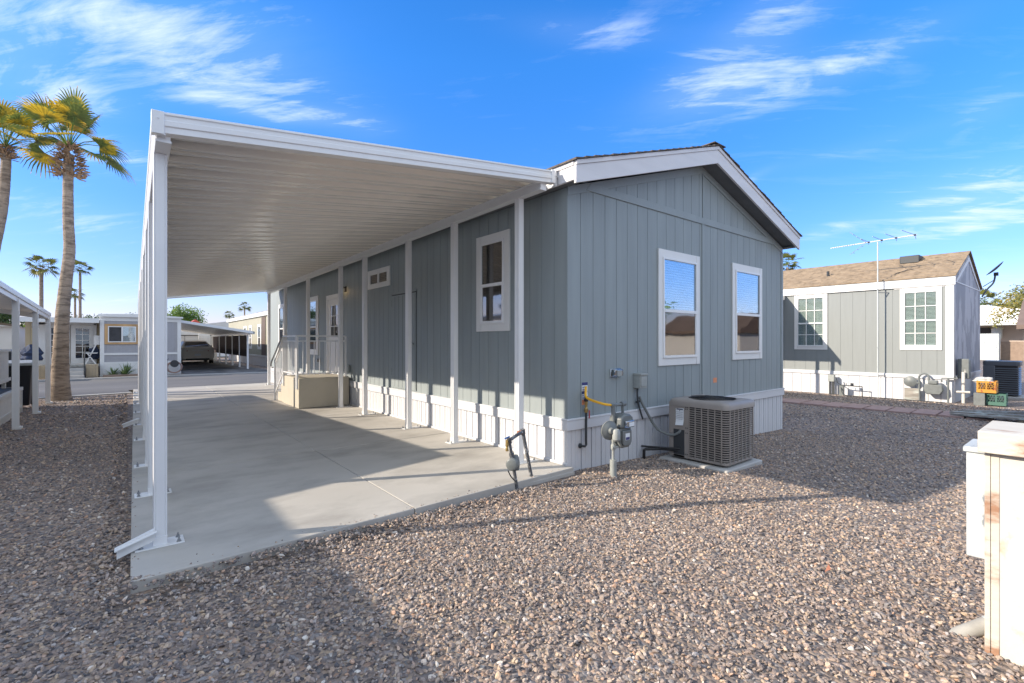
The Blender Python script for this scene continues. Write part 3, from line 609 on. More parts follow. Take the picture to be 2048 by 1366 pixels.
prof=[(0,zt-.05),(0,zt-.0),(.012,zt+.020),(.035,zt+.032),(.12,zt+.036)]
rings=[[(x,y,z) for x,y in rr_(x0-.012+i_,x1+.012-i_,y0-.012+i_,y1+.012-i_,max(.07-i_*.2,.03),5)] for i_,z in prof]
n=len(rings[0]); base=0
for r_ in rings: ld.v+=r_
for j in range(len(rings)-1):
    for k in range(n): ld.f.append((j*n+k,j*n+(k+1)%n,(j+1)*n+(k+1)%n,(j+1)*n+k))
cx,cy=(x0+x1)/2,(y0+y1)/2; 
fan_r=.27; ring=[(cx+fan_r*math.cos(2*math.pi*k/24+math.pi/24+0),cy+fan_r*math.sin(2*math.pi*k/24+math.pi/24),zt+.040) for k in range(24)]
b0=len(ld.v); ld.v+=ring
for k in range(24): ld.f.append((4*n+(k*n//24),4*n+((k+1)*n//24)%n,b0+(k+1)%24,b0+k))
# top collar band bottom closing
lid=make('lid',ld,'hvac',ac,ang=50)
fg=MB()
for r_ in [.03+.019*k for k in range(13)]: 
    fg.tube([(cx+r_*math.cos(a),cy+r_*math.sin(a),zt+.036+.022*(1-(r_/.26)**2)*1.0) for a in [2*math.pi*k/28 for k in range(29)]],.0022,5,cap=False)
for k in range(8): a=math.pi*2*k/8; fg.tube([(cx,cy,zt+.060),(cx+.12*math.cos(a),cy+.12*math.sin(a),zt+.055),(cx+.27*math.cos(a),cy+.27*math.sin(a),zt+.04)],.003,5)
make('fan_guard',fg,'black',ac); make('fan_well',MB().lathe((cx,cy,zt-.02),Z_,[(.20,0),(.20,.01),(.05,.012)],20),'black',ac)
pp=MB(); nn=6
for i in range(nn):
    z0_=.40+.033*i; cur=.012*max(0,(2-i))**1.5*.5
    pp.add([(x0-.0065-cur,3.13,z0_),(x0-.0065-cur,3.235,z0_-.008),(x0-.0065-.012*max(0,(1-i))**1.5*.5,3.235,z0_+.027),(x0-.0065-.012*max(0,(1-i))**1.5*.5,3.13,z0_+.035)],[(0,1,2,3)])
lb=make('paper_notice',pp,'paper',ac); q=MB()
q.obox((x0-.0085,3.183,.585),(.0005,0,0),(0,.042,0),(0,0,.006)); q.obox((x0-.0085,3.183,.568),(.0005,0,0),(0,.006,0),(0,0,.004))
for k in range(5): q.obox((x0-.0085,3.185,.55-.021*k),(.0005,0,0),(0,.045-.005*(k%3),0),(0,0,.0012))
make('notice_print',q,'ink',lb,smooth=False)
CONDP=[(4.85,3.545,.72),(4.885,3.53,.64),(4.98,3.50,.475),(5.05,3.46,.35),(5.10,3.40,.29),(5.125,3.28,.265),(5.14,3.20,.30),(5.17,3.17,.36)]
hose=MB().tube(bez(CONDP,8),.0165,10); make('conduit',hose,'gasgrey',ac)
nic=MB().box(x0+.0,x0+.02,ysol+.05,y1-.01,zb+.03,zb+.33); make('pipe_recess',nic,'dark',ac,smooth=False)
rl=MB().tube([(5.17,3.20,.085),(5.07,3.38,.09),(4.92,3.50,.085),(4.90,3.515,.075),(4.90,3.52,-.08)],.018,10); rl.tube([(5.17,3.16,.11),(4.96,3.50,.11),(4.94,3.6,.105)],.011,8); make('refrigerant_line',rl,'black',ac)
# ================================================================ CARPORT
cp=thing('carport',(1.8,9.8,.07),'long white aluminium carport attached to the grey green home, over the concrete driveway','carport')
CY0,CY1=3.60,16.0; CX0,CX1=.115,3.46
def zpan(x,y):
    t=(x-CX0)/(CX1-CX0); k=(y-CY0)/(CY1-CY0)
    return (2.69-.19*k)*(1-t)+(3.075-.12*k)*t
rp_=MB(); prof=[]; y=CY0+.01; 
while y<CY1-.28: prof+= [(y,0),(y+.055,0),(y+.062,.012),(y+.083,.012),(y+.090,0),(y+.150,0),(y+.175,.044),(y+.265,.044)]; y+=.29
prof.append((CY1,0)); XSg=[CX0+.02,1.2,2.3,3.40]
def lx(x,yy): return x+(.009*(yy-CY0) if x<.3 else 0)
for (yy,dz) in prof:
    for x in XSg: rp_.v.append((lx(x,yy),yy,zpan(x,yy)+dz))
m_=len(XSg)
for j in range(len(prof)-1):
    for i in range(m_-1): rp_.f.append((j*m_+i,j*m_+i+1,(j+1)*m_+i+1,(j+1)*m_+i))
o=make('roof_panel',rp_,'panel',cp,ang=20); sd_=o.modifiers.new('thickness','SOLIDIFY'); sd_.thickness=.003
# seam ribs hanging slightly: interlock beads
fs=MB()
def zf(x): return zpan(x,CY0)-.035
def fsec(x): z=zf(x); return [(x,CY0-.000,z),(x,CY0-.012,z+.004),(x,CY0-.012,z+.040),(x,CY0-.020,z+.046),(x,CY0-.020,z+.076),(x,CY0-.012,z+.082),(x,CY0-.012,z+.108),(x,CY0-.020,z+.114),(x,CY0-.018,z+.128),(x,CY0+.02,z+.128),(x,CY0+.02,z+.12),(x,CY0+.0,z+.12),(x,CY0,z+.01),(x,CY0+.05,z+.01),(x,CY0+.05,z)]
def loft(mb,A,B):
    n=len(A); mb.add(A+B,[(i,(i+1)%n,n+(i+1)%n,n+i) for i in range(n)]+[tuple(range(n))[::-1],tuple(range(n,2*n))])
loft(fs,fsec(CX0+.05),fsec(CX1)); 
make('front_fascia',fs,'alum',cp,ang=25)
fb=MB(); A=[(x+.12,16.02+.02-(y-CY0),z-.12) for x,y,z in fsec(CX0+.05)]; B=[(x,16.02+.02-(y-CY0),zpan(CX1,CY1)-zpan(CX1,CY0)+z) for x,y,z in fsec(CX1)]; A=[(x,y,z+.12+zpan(CX0,CY1)-zpan(CX0,CY0)) for x,y,z in A]
loft(fb,A,B); make('rear_fascia',fb,'alum',cp,ang=25)
gu=MB()
def gsec(y):
    z=zpan(CX0,y)-.04; k_=.009*(y-CY0); return [(a_+k_+.019,b_,c_) for a_,b_,c_ in [(CX0+.05,y,z),(CX0,y,z),(CX0-.012,y,z+.025),(CX0-.012,y,z+.06),(CX0-.02,y,z+.068),(CX0-.02,y,z+.127),(CX0-.008,y,z+.131),(CX0-.008,y,z+.04),(CX0+.04,y,z+.02)]]
loft(gu,gsec(CY0-.02),gsec(CY1+.02)); make('gutter',gu,'alum',cp,ang=25)
cc=MB(); z=zf(CX0); cc.pts8([(CX0-.003,CY0-.026,z-.006),(CX0+.062,CY0-.026,z-.002),(CX0+.062,CY0+.01,z-.002),(CX0-.003,CY0+.03,z-.006),(CX0-.003,CY0-.026,z+.134),(CX0+.062,CY0-.026,z+.136),(CX0+.062,CY0+.01,z+.136),(CX0-.003,CY0+.03,z+.134)])
z=zf(CX1); cc.box(CX1-.045,CX1+.004,CY0-.024,CY0+.05,z-.004,z+.132); cc.lathe((CX0+.03,CY0-.026,zf(CX0)+.09),-Y_,[(.006,0),(.006,.003)],8)
makes('corner_cap',cc,'alum',cp,bevel=.003)
def zb_l(y): return zpan(.15,y)-.035
def beam(x0,x1,h,y0,y1,name,gap=.004,n=10,sk_=0):
    b=MB()
    for i in range(n):
        a=y0+(y1-y0)*i/n; c=y0+(y1-y0)*(i+1)/n; za=zpan((x0+x1)/2,a)-gap; zc=zpan((x0+x1)/2,c)-gap
        P=lambda y,z:[(x0,y,z-h),(x1,y,z-h),(x1,y,z-h+.012),(x1-.006,y,z-h+.016),(x1-.006,y,z-.016),(x1,y,z-.012),(x1,y,z),(x0,y,z),(x0,y,z-.012),(x0+.006,y,z-.016),(x0+.006,y,z-h+.016),(x0,y,z-h+.012)]
        A_=[(q[0]+sk_*(a-CY0),q[1],q[2]) for q in P(a,za)]; B_=[(q[0]+sk_*(c-CY0),q[1],q[2]) for q in P(c,zc)]
        n_=12; b.add(A_+B_,[(k,(k+1)%n_,n_+(k+1)%n_,n_+k) for k in range(n_)]+([tuple(range(n_))[::-1]] if i==0 else [])+([tuple(range(n_,2*n_))] if i==n-1 else []))
    return make(name,b,'alum',cp,ang=30)
LX0,LX1=.135,.215
beam(LX0,LX1,.07,CY0+.03,CY1-.02,'support_beam',sk_=.009); beam(3.30,3.385,.10,CY0+.03,CY1-.02,'support_beam')
make('sun_stop_plate',MB().pts8([(3.488,CY0,3.02),(3.502,CY0,3.02),(3.502,CY1,2.90),(3.488,CY1,2.90),(3.488,CY0,3.20),(3.502,CY0,3.20),(3.502,CY1,3.10),(3.488,CY1,3.10)]),'alum',cp)  # added plate that keeps sun leaks from the panel channels off the wall
hc=MB(); hc.pts8([(3.44,CY0,3.05),(3.525,CY0,3.05),(3.525,CY1,2.99),(3.44,CY1,2.99),(3.44,CY0,3.072),(3.525,CY0,3.072),(3.525,CY1,2.975),(3.44,CY1,2.975)])
make('ledger_channel',MB().pts8([(3.40,CY0,3.118),(3.527,CY0,3.118),(3.527,CY1,2.998),(3.40,CY1,2.998),(3.40,CY0,3.124),(3.527,CY0,3.124),(3.527,CY1,3.004),(3.40,CY1,3.004)]),'alum',cp)  # ledger flattened over the gap to keep slipping sun off the wall
def post(x,y,zt_,left):
    w_,d_=.034,.037
    def sec(z):
        P=[]; g0=.010; dd=.008
        for s_ in range(4):
            a=R(90*s_); c_,s2=math.cos(a),math.sin(a)
            L_=[(-w_,-d_),(-.024,-d_),(-.020,-d_+dd),(-.008,-d_+dd),(-.005,-d_),(.005,-d_),(.008,-d_+dd),(.020,-d_+dd),(.024,-d_)]
            if s_%2==0: L_=[(-w_,-d_),(-.030,-d_),(-.028,-d_+.003),(-.024,-d_+.003),(-.022,-d_),(.022,-d_),(.024,-d_+.003),(.028,-d_+.003),(.030,-d_)]
            P+=[(x+px_*c_-py_*s2,y+px_*s2+py_*c_,z) for px_,py_ in L_]
        return P
    b=MB(); A=sec(.07); B=sec(zt_); n=len(A); b.add(A+B,[(i,(i+1)%n,n+(i+1)%n,n+i) for i in range(n)]+[tuple(range(n,2*n))]); b.box(x-w_-.004,x+w_+.004,y-d_-.004,y+d_+.004,.076,.13)
    p=make('post',b,'alum',cp,ang=30)
    pl=MB(); h=.5; pl.box(x-.13,x+.13,y-.075,y+.075,.07,.077) if left else pl.box(x-.10,x+.22,y-.07,y+.07,.07,.077); make('base_plate',pl,'white',p,bevel=.002)
    bo=MB()
    for bx in ((x-.10,x+.10) if left else (x-.07,x+.18)):
        for by in (y-.045,y+.045): bo.lathe((bx,by,.077),Z_,[(.014,0),(.014,.004),(.009,.004),(.009,.014),(.005,.014),(.005,.03)],8)
    makes('anchor_bolt',bo,'steel',p)
    return p
ly=[3.885,5.20,6.43,8.15,9.60,11.30,12.80,14.25,15.6]; ryy=[4.02,5.35,6.66,8.38,9.63,11.85,13.92,15.85]
for i,y in enumerate(ly):
    p=post(.168+.0075*(y-3.88),y,zpan(.175,y)-.074,True)
    if i in (0,4): 
        s=MB(); s.pts8([(.14,y-.03,.12),(.14,y-.02,.19),(-.05,y-.02,.115),(-.05,y-.03,.05),(.14,y-.06,.12),(.14,y-.05,.19),(-.05,y-.05,.115),(-.05,y-.06,.05)]); s.bar((.15,y-.045,.175),(-.06,y-.045,.105),.075,.006); make('downspout_kick',s,'white',p)
for y in ryy: post(3.342,y,zpan(3.34,y)-.104,False)
# ================================================================ PORCH
po=thing('porch_steps',(3.1,10.5,.07),'tan stucco entry landing with steps and thin metal railing below the white door','steps')
b=MB(); b.box(2.61,3.60,9.87,11.05,.075,.665); make('landing',b,'tan',po,bevel=.01)
b=MB(); b.box(2.60,3.62,9.86,11.06,.667,.69); 
b=MB(); b.box(2.63,3.60,11.051,11.33,.075,.47); b.box(2.63,3.60,11.331,11.61,.075,.27); makes('step',b,'tan',po,bevel=.01)
r=MB(); zt_=1.50; zs=1.40
def rt(a,b_,w_=.022): r.bar(a,b_,w_,w_)
x=2.60; y=9.93
for (xx,yy) in ((x,y),(x,10.98),(x-.0,y+.09),(3.55,y)): rt((xx,yy,.45),(xx,yy,zt_),.03)
rt((x,y,zt_),(3.55,y,zt_),.032); rt((x,y,zs),(3.55,y,zs)); rt((x,y,.75),(3.55,y,.75))
rt((x,y,zt_),(x,10.98,zt_),.032); rt((x,y,zs),(x,10.98,zs)); rt((x,y,.75),(x,10.98,.75))
for k in range(1,9): rt((x+.106*k,y,.72),(x+.106*k,y,zs),.013)
for k in range(1,10): rt((x,y+.105*k,.72),(x,y+.105*k,zs),.013)
rt((x,10.98,zt_),(x,11.75,.95),.032); rt((x,10.98,.75),(x,11.75,.2)); rt((x,11.75,.07),(x,11.75,.95),.03); rt((x,10.98,zs),(x,11.75,.85))
for k in range(1,7): rt((x,10.98+.11*k,.72-.079*k),(x,10.98+.11*k,zs-.079*k),.013)
make('railing',r,'alum',po,smooth=False)
hr=MB(); hr.tube(bez([(x-.06,10.9,1.48),(x-.06,11.3,1.23),(x-.06,11.8,.93),(x-.05,11.88,.82),(x-.03,11.80,.80)],5),.018,8); make('handrail',hr,'steel',po)
# ================================================================ GAS METER
gx,gy=3.93,3.20
gm=thing('gas_meter',(gx,gy,0),'grey gas meter with round regulator on a riser pipe at the home corner','gas meter')
b=MB(); b.tube([(gx,gy,-.05),(gx,gy,.17)],.035,14); b.tube([(gx,gy,.15),(gx,gy,.45)],.0145,10); b.lathe((gx,gy,.27),Z_,[(.02,0),(.026,.01),(.026,.05),(.02,.06)],10); b.tube([(gx-.03,gy-.01,.30),(gx+.04,gy-.03,.30)],.013,8); make('riser_pipe',b,'gasgrey2',gm)
b=MB(); b.tube([(gx,gy,.44),(gx,gy,.66),(gx,gy,.745)],[.017,.02,.024],12); b.tube([(gx-.035,gy,.735),(gx+.06,gy,.735),(gx+.185,gy,.725)],.017,10); b.lathe((gx+.13,gy,.735),X_,[(.026,0),(.026,.06)],10); b.tube([(gx+.155,gy,.72),(gx+.155,gy,.60)],.016,10); b.lathe((gx+.155,gy,.59),Z_,[(.03,0),(.03,.03),(.02,.05)],12)
b.tube([(gx+.02,gy,.57),(gx+.02,gy,.66)],.014,8); make('top_pipe',b,'gasgrey',gm)
b=MB(); cx_,cz_=gx-.085,.485; b.lathe((cx_,gy-.02,cz_),(-.25,-1,0),[(.02,-.05),(.05,-.04),(.085,-.018),(.088,-.010),(.098,-.008),(.098,.008),(.088,.010),(.075,.022),(.035,.03),(.03,.06)],28); b.tube([(cx_,gy,cz_-.06),(cx_+.09,gy,cz_-.03)],.02,10)
make('regulator',b,'gasgrey',gm,ang=40)
b=MB(); b.lathe((cx_+.02,gy-.09,cz_-.10),Z_,[(.028,0),(.04,.015),(.04,.10),(.028,.12)],14); make('regulator_cap',b,'gasgrey2',gm)
b=MB()
def yprism(pts,y0,y1): b.prism([(x,y0,z) for x,z in pts],(0,y1-y0,0))
mx_=gx+.125
yprism([(mx_-.10,.60),(mx_-.105,.50),(mx_+.105,.50),(mx_+.10,.60),(mx_+.05,.635),(mx_-.05,.635)],gy-.085,gy+.075)
yprism([(mx_-.09,.50),(mx_-.095,.34),(mx_-.06,.285),(mx_+.06,.285),(mx_+.095,.34),(mx_+.09,.50)],gy-.065,gy+.06)
make('meter_body',b,'gasgrey',gm,bevel=.014)
b=MB(); b.prism([(mx_-.072,gy-.0655,.47),(mx_-.075,gy-.0655,.35),(mx_-.05,gy-.0655,.31),(mx_+.05,gy-.0655,.31),(mx_+.075,gy-.0655,.35),(mx_+.072,gy-.0655,.47)],(0,-.022,0)); make('meter_plate',b,'gasgrey',gm,bevel=.008)
pl=make('data_plate',MB().box(mx_-.035,mx_+.035,gy-.089,gy-.0875,.37,.44),'paper',gm,smooth=False); make('plate_print',MB().box(mx_-.03,mx_+.03,gy-.0905,gy-.0893,.373,.40),'navy',pl,smooth=False)
b=MB(); b.box(mx_-.055,mx_+.085,gy-.115,gy-.086,.50,.575); cv=make('index_cover',b,'clearp',gm,bevel=.012); make('index_dial',MB().box(mx_-.01,mx_+.07,gy-.119,gy-.1155,.515,.555),'paper',gm,smooth=False)
yh=MB().tube(bez([(gx-.02,gy,.735),(gx-.12,gy+.05,.755),(3.99-.15,3.48,.79),(3.93-.0-.05+.01,3.545,.86),(3.905,3.555,.90),(3.90,3.555,.845)],7),.013,10)
gl=thing('gas_line',(3.90,3.56,.5),'black gas pipe with red valve and yellow flexible hose on the end wall corner','gas pipe')
make('flexible_hose',yh,'yellow',gl)
b=MB(); b.tube([(3.832,HY-.0,.262),(3.84,3.555,.262),(3.875,3.545,.255),(3.897,3.545,.27),(3.90,3.55,.32),(3.902,3.55,.62)],.0135,10); b.lathe((3.832,HY-.002,.262),(0.3,-1,0),[(.026,0),(.026,.02)],10); make('steel_pipe',b,'dark',gl)
b=MB(); b.lathe((3.902,3.55,.62),Z_,[(.018,0),(.022,.01),(.022,.045),(.014,.055),(.014,.08),(.018,.09),(.018,.12)],12); make('valve',b,'brass',gl)
b=MB(); b.lathe((3.902,3.55,.74),Z_,[(.022,0),(.024,.02),(.018,.03),(.018,.06)],8); make('union_fitting',b,'black',gl)
b=MB(); b.obox((3.925,3.525,.60),(.007,0,0),(0,.004,0),(.0,0,.045)); make('valve_handle',b,'red',gl,bevel=.003)
b=MB(); b.lathe((3.902,3.55,.80),Z_,[(.016,0),(.016,.05)],10); make('hose_collar',b,'white',gl)
# ================================================================ WATER RISER
wm=thing('water_meter',(2.98,3.5,0),'weathered upright water pipes with round meter and brass tap at the slab edge','water meter')
A0=Vector((2.865,3.47,-.03)); A1=Vector((2.79,3.50,.47)); B0=Vector((3.115,3.53,-.03)); B1=Vector((3.005,3.56,.52))
b=MB(); b.tube([A0,A0.lerp(A1,.45)],.017,10); b.tube([A0.lerp(A1,.66),A1],.015,10); b.tube([B0,B1],.0175,10); b.tube([A1+Vector((-.02,0,-.005)),A1,B1.lerp(A1,.02),B1+Vector((.005,0,0))],.017,10); b.lathe(B1,(.2,0,-1),[(.024,-.02),(.024,.03)],10); b.lathe(A1,(.15,0,-1),[(.024,-.02),(.022,.03)],10); b.lathe(A0.lerp(A1,.72),(.15,0,-1),[(.024,-.02),(.024,.02)],8)
make('pipe_frame',b,'pipe',wm)
mc=A0.lerp(A1,.56); b=MB(); b.lathe(mc+Vector((.01,.01,0)),(-.75,-.62,0),[(.035,-.05),(.05,-.035),(.05,.0),(.052,.02),(.058,.025),(.058,.06),(.052,.066),(.045,.07)],22); b.lathe(mc+Vector((.04,.0,.0)),(.1,.0,-1),[(.02,-.075),(.03,-.05),(.034,0),(.03,.04),(.02,.07)],14); make('meter_body',b,'gasgrey',wm,ang=40)
b=MB(); b.lathe(A1+Vector((-.035,-.01,-.02)),(0,0,-1),[(.014,-.01),(.016,.03),(.012,.035),(.015,.045),(.015,.075)],10); b.tube([A1+Vector((-.02,0,.0)),A1+Vector((-.04,-.01,.0))],.012,8); make('tap',b,'brass',wm)
b=MB(); b.obox(A1+Vector((-.035,-.01,.03)),(.028,0,.008),(0,.006,0),(0,0,.005)); make('tap_handle',b,'blue',wm)
b=MB(); b.lathe(B1+Vector((-.06,0,-.012)),(1,0,.1),[(.022,0),(.022,.04)],8); make('copper_clamp',b,mat('rusty clamp',(.35,.12,.05),.7,var=.3,vs=40),wm)
b=MB(); b.tube(bez([(2.725,3.44,.21),(2.755,3.43,.15),(2.80,3.43,.105),(2.815,3.43,.09)],4),.006,6); make('wire_tail',b,'dark',wm)
# ================================================================ PEDESTAL (foreground right)
pd=thing('utility_pedestal',(3.2,0,0),'weathered white painted plywood utility post with rust stained cap in the right foreground','utility box')
b=MB(); b.box(3.0,3.36,-.62,.315,-.05,.93); make('side_board',b,'paintwood',pd,bevel=.003)
b=MB(); b.box(2.992,3.05,.318,.337,-.05,.93); b.box(2.996,3.0,.29,.317,-.05,.93); make('corner_board',b,'rustwood',pd,bevel=.002)
b=MB(); b.box(2.955,3.40,-.66,.355,.905,1.0); make('cap_board',b,'rustwood',pd,bevel=.004)
pbx=make('metal_box',MB().box(3.05,3.30,.338,.405,.40,.885),'galv',pd,bevel=.005); make('box_lid',MB().box(3.04,3.31,.338,.415,.885,.91),'galv',pbx,bevel=.004)
b=MB(); b.tube([(3.30,.22,.14),(3.13,.42,.0),(3.06,.50,-.06)],.034,16); cn=make('conduit',b,'pvc',pd); make('conduit_collar',MB().tube([(3.24,.29,.093),(3.19,.345,.05)],.037,16),'galv',cn)
b=MB()
for (y0,z0,l_,dz) in ((.17,.30,.10,-.10),(.12,.22,.06,-.09),(.20,.33,.03,-.03)):
    b.add([(2.9985,y0,z0),(2.9985,y0-l_,z0+dz),(2.9985,y0-l_,z0+dz-.022),(2.9985,y0+.01,z0-.018)],[(0,1,2,3)])
make('red_paint_streak',b,mat('red spray paint',(.50,.10,.09),.8,col2=(.66,.58,.5),cs=25,cf=(.45,.6)),pd,smooth=False)
# ================================================================ LEFT NEIGHBOUR
aw=thing('neighbour_awning',(-2.8,11,0),'white awning on slim posts beside the left neighbour home','awning')
AY0,AY1=6.75,14.85; AX=-1.35
def az_(y): return 2.26-.032*(y-6.75)-.004
b=MB(); b.pts8([(-4.4,AY0,az_(AY0)+.45),(AX,AY0,az_(AY0)),(AX,AY1,az_(AY1)-.02),(-4.4,AY1,az_(AY1)+.45),(-4.4,AY0,az_(AY0)+.49),(AX,AY0,az_(AY0)+.04),(AX,AY1,az_(AY1)+.02),(-4.4,AY1,az_(AY1)+.49)]); make('roof_panel',b,'panel',aw,smooth=False)
b=MB(); 
for h0,h1,x in ((-.10,-.03,AX+.005),(-.028,.05,AX+.022)): b.pts8([(x-.03,AY0-.03,az_(AY0)+h0),(x,AY0-.03,az_(AY0)+h0),(x,AY1+.03,az_(AY1)+h0-.02),(x-.03,AY1+.03,az_(AY1)+h0-.02),(x-.03,AY0-.03,az_(AY0)+h1),(x,AY0-.03,az_(AY0)+h1),(x,AY1+.03,az_(AY1)+h1-.02),(x-.03,AY1+.03,az_(AY1)+h1-.02)])
b.pts8([(-4.4,AY1,az_(AY1)+.36),(AX,AY1,az_(AY1)-.12),(AX,AY1+.02,az_(AY1)-.12),(-4.4,AY1+.02,az_(AY1)+.36),(-4.4,AY1,az_(AY1)+.5),(AX,AY1,az_(AY1)+.03),(AX,AY1+.02,az_(AY1)+.03),(-4.4,AY1+.02,az_(AY1)+.5)])
make('fascia',b,'alum',aw,bevel=.003)
for y in (6.85,8.83,10.8,12.9,14.75):
    b=MB(); 
    for dx in (-.028,.0,.028): b.box(AX-.02+dx-.012,AX-.02+dx+.012,y-.03,y+.03,0,az_(y)-.06)
    b.box(AX-.045,AX+.005,y-.024,y+.024,.01,az_(y)-.07); p_=make('post',b,'alum',aw,smooth=False)
    make('base_plate',MB().box(AX-.05,AX+.05,y-.04,y+.10,0,.04),'white',p_,bevel=.004)
nb=thing('neighbour_home',(-6.5,4,0),'off white neighbour home at the far left behind the awning','house')
FN=Fr((-4.45,-12,0),Y_,X_)
b=MB(); b.box(-9.2,-4.47,-12,15.0,0,2.72); make('wall',b,'offwhite',nb,smooth=False)
b=MB(); planks(b,FN,0,26.9,.5,lambda a:2.72,pitch=.3); make('siding',b,'offwhite',nb)
b=MB(); b.prism([(-9.5,-12.2,2.70),(-4.40,-12.2,2.70),(-4.40,-12.2,2.86),(-6.9,-12.2,3.25),(-9.5,-12.2,2.86)],(0,27.4,0)); make('roof',b,'white',nb,smooth=False)
b=MB(); planks(b,Fr((-4.44,-12,0),Y_,X_),0,26.9,0,lambda a:.5,pitch=.15); make('skirting',b,'vinyl',nb)
for a in (14.0,19.5): window(nb,Fr((-4.44,-12,0),Y_,X_),a,a+1.1,1.0,2.3,blind=False)
# deck & rail under awning
dk=thing('porch_deck',(-2.6,11.5,0),'white porch deck with slatted railing under the left awning','porch')
b=MB(); b.box(-4.40,-1.66,9.5,13.3,.40,.50); make('deck_floor',b,'dark',dk)
b=MB(); planks(b,Fr((-1.62,9.3,0),Y_,X_),0,4.05,-.05,lambda a:.44,pitch=.3); b.box(-1.66,-1.59,9.3,13.35,.44,.50); b.box(-1.66,-1.60,9.3,13.35,.10,.14); b.box(-4.4,-1.60,13.30,13.36,-.05,.50); make('deck_skirt',b,'offwhite',dk)
b=MB()
y=9.6
while y<13.2: b.box(-1.80,-1.77,y,y+.10,.62,1.20); y+=.125
b.box(-1.82,-1.75,9.5,13.3,1.20,1.24); b.box(-1.765,-1.75,9.5,13.3,.64,.70)
for y in (9.6,11.4,12.3,13.1): b.box(-1.85,-1.80,y,y+.09,.5,1.2)
make('railing',b,'offwhite',dk,smooth=False)
b=MB(); b.box(-1.95,-1.70,9.35,9.62,1.85,2.12); single('hanging_blue_box',b,'blue','small blue box hanging under the left awning fascia','box',bevel=.02)
def bin_(x,y,s=1,lab='',cat='bin',lidm='gasgrey2',grp=None):
    t_=thing('wheeled_bin',(x,y,0),lab,cat,grp); b=MB(); b.pts8([(x-.24*s,y-.26*s,.08),(x+.24*s,y-.26*s,.08),(x+.24*s,y+.26*s,.08),(x-.24*s,y+.26*s,.08),(x-.30*s,y-.33*s,1.0*s),(x+.30*s,y-.33*s,1.0*s),(x+.30*s,y+.33*s,1.0*s),(x-.30*s,y+.33*s,1.0*s)]); make('bin_body',b,'black',t_,bevel=.02)
    b=MB(); b.pts8([(x-.33*s,y-.38*s,1.0*s),(x+.33*s,y-.38*s,1.0*s),(x+.33*s,y+.36*s,1.03*s),(x-.33*s,y+.36*s,1.03*s),(x-.29*s,y-.33*s,1.06*s),(x+.29*s,y-.33*s,1.06*s),(x+.29*s,y+.32*s,1.11*s),(x-.29*s,y+.32*s,1.11*s)]); make('bin_lid',b,lidm,t_,bevel=.01)
    b=MB(); b.lathe((x-.29*s,y+.28*s,.10),X_,[(.09,0),(.1,.01),(.1,.05),(.09,.06)],14); b.lathe((x+.23*s,y+.28*s,.10),X_,[(.09,0),(.1,.01),(.1,.05),(.09,.06)],14); makes('wheel',b,'tyre',t_)
bin_(-1.78,14.05,.9,'black wheeled bin with pale lid at the end of the left porch','bin')
bin_(-3.35,23.6,1,'black wheeled bin across the road, left of the porch steps',lidm='black')
# ================================================================ HOUSE A across the road
ha=thing('neighbour_home',(0,27,0),'lavender grey home across the road with pine framed window and french doors','house')
FA=Fr((-.83,24.8,0),X_,-Y_)
b=MB(); b.box(-.82,1.80,24.83,38,0,2.36); b.box(-3.0,-.82,25.63,38,0,2.25); make('wall',b,'lav',ha,smooth=False)
b=MB()
for z0,z1 in ((.92,1.62),(.56,.84)):
    a=0
    while a<2.6: b.fbox(FA,a+.002,a+.098,z0,z1,-.03,0); a+=.1
for a in [k*.1 for k in range(0,26)]: b.fbox(FA,a+.002,a+.098,1.62,2.25,-.03,0) 
make('siding',b,'lav',ha,smooth=False)
b=MB(); b.fbox(FA,0,.13,0,2.36,0,.03); b.fbox(FA,2.50,2.63,0,2.36,0,.03); b.fbox(FA,.131,2.499,.84,.92,0,.025); b.fbox(FA,.131,2.499,.48,.56,0,.02); b.fbox(FA,.131,2.499,.0,.479,0,.015); b.fbox(FA,.131,2.499,2.20,2.36,0,.02); make('white_trim',b,'white',ha)
b=MB(); b.fprism(FA,[(-.05,2.36),(2.7,2.36),(2.7,2.42),(1.3,2.50),(-.05,2.46)],-13,.12); make('roof',b,'white',ha,smooth=False)
b=MB(); b.fbox(FA,.14,.24,1.27,2.08,.0,.035); b.fbox(FA,1.12,1.24,1.27,2.08,.0,.035); b.fbox(FA,.24,1.12,1.99,2.08,.0,.035); b.fbox(FA,.24,1.12,1.27,1.35,.0,.035); wc=make('window',b,'wood',ha)
b=MB(); b.fbox(FA,.241,1.119,1.351,1.385,.0,.045); b.fbox(FA,.241,1.119,1.955,1.989,.0,.045); b.fbox(FA,.241,.275,1.385,1.955,0,.045); b.fbox(FA,1.085,1.119,1.385,1.955,0,.045); b.fbox(FA,.655,.705,1.385,1.955,0,.048); make('sash',b,'alum',wc)
make('pane',MB().fbox(FA,.275,.66,1.38,1.96,.01,.015),'insect',wc); make('pane',MB().fbox(FA,.70,1.09,1.38,1.96,.012,.016),'glass',wc); make('curtain',MB().fbox(FA,.70,1.09,1.38,1.96,.001,.006),'paper',wc)
FP=Fr((-3.0,25.6,0),X_,-Y_)
b=MB(); a=0
while a<2.17: b.fbox(FP,a+.003,a+.14,.46,2.2,-.03,0); a+=.143
make('porch_back_wall',b,'beige',ha)
b=MB(); b.prism([(-3.05,24.5,2.17),(-.84,24.5,2.17),(-.84,25.7,2.26),(-3.05,25.7,2.26)],(0,0,.05)); b.box(-3.05,-.84,24.47,24.499,2.10,2.28); make('porch_roof',b,'white',ha)
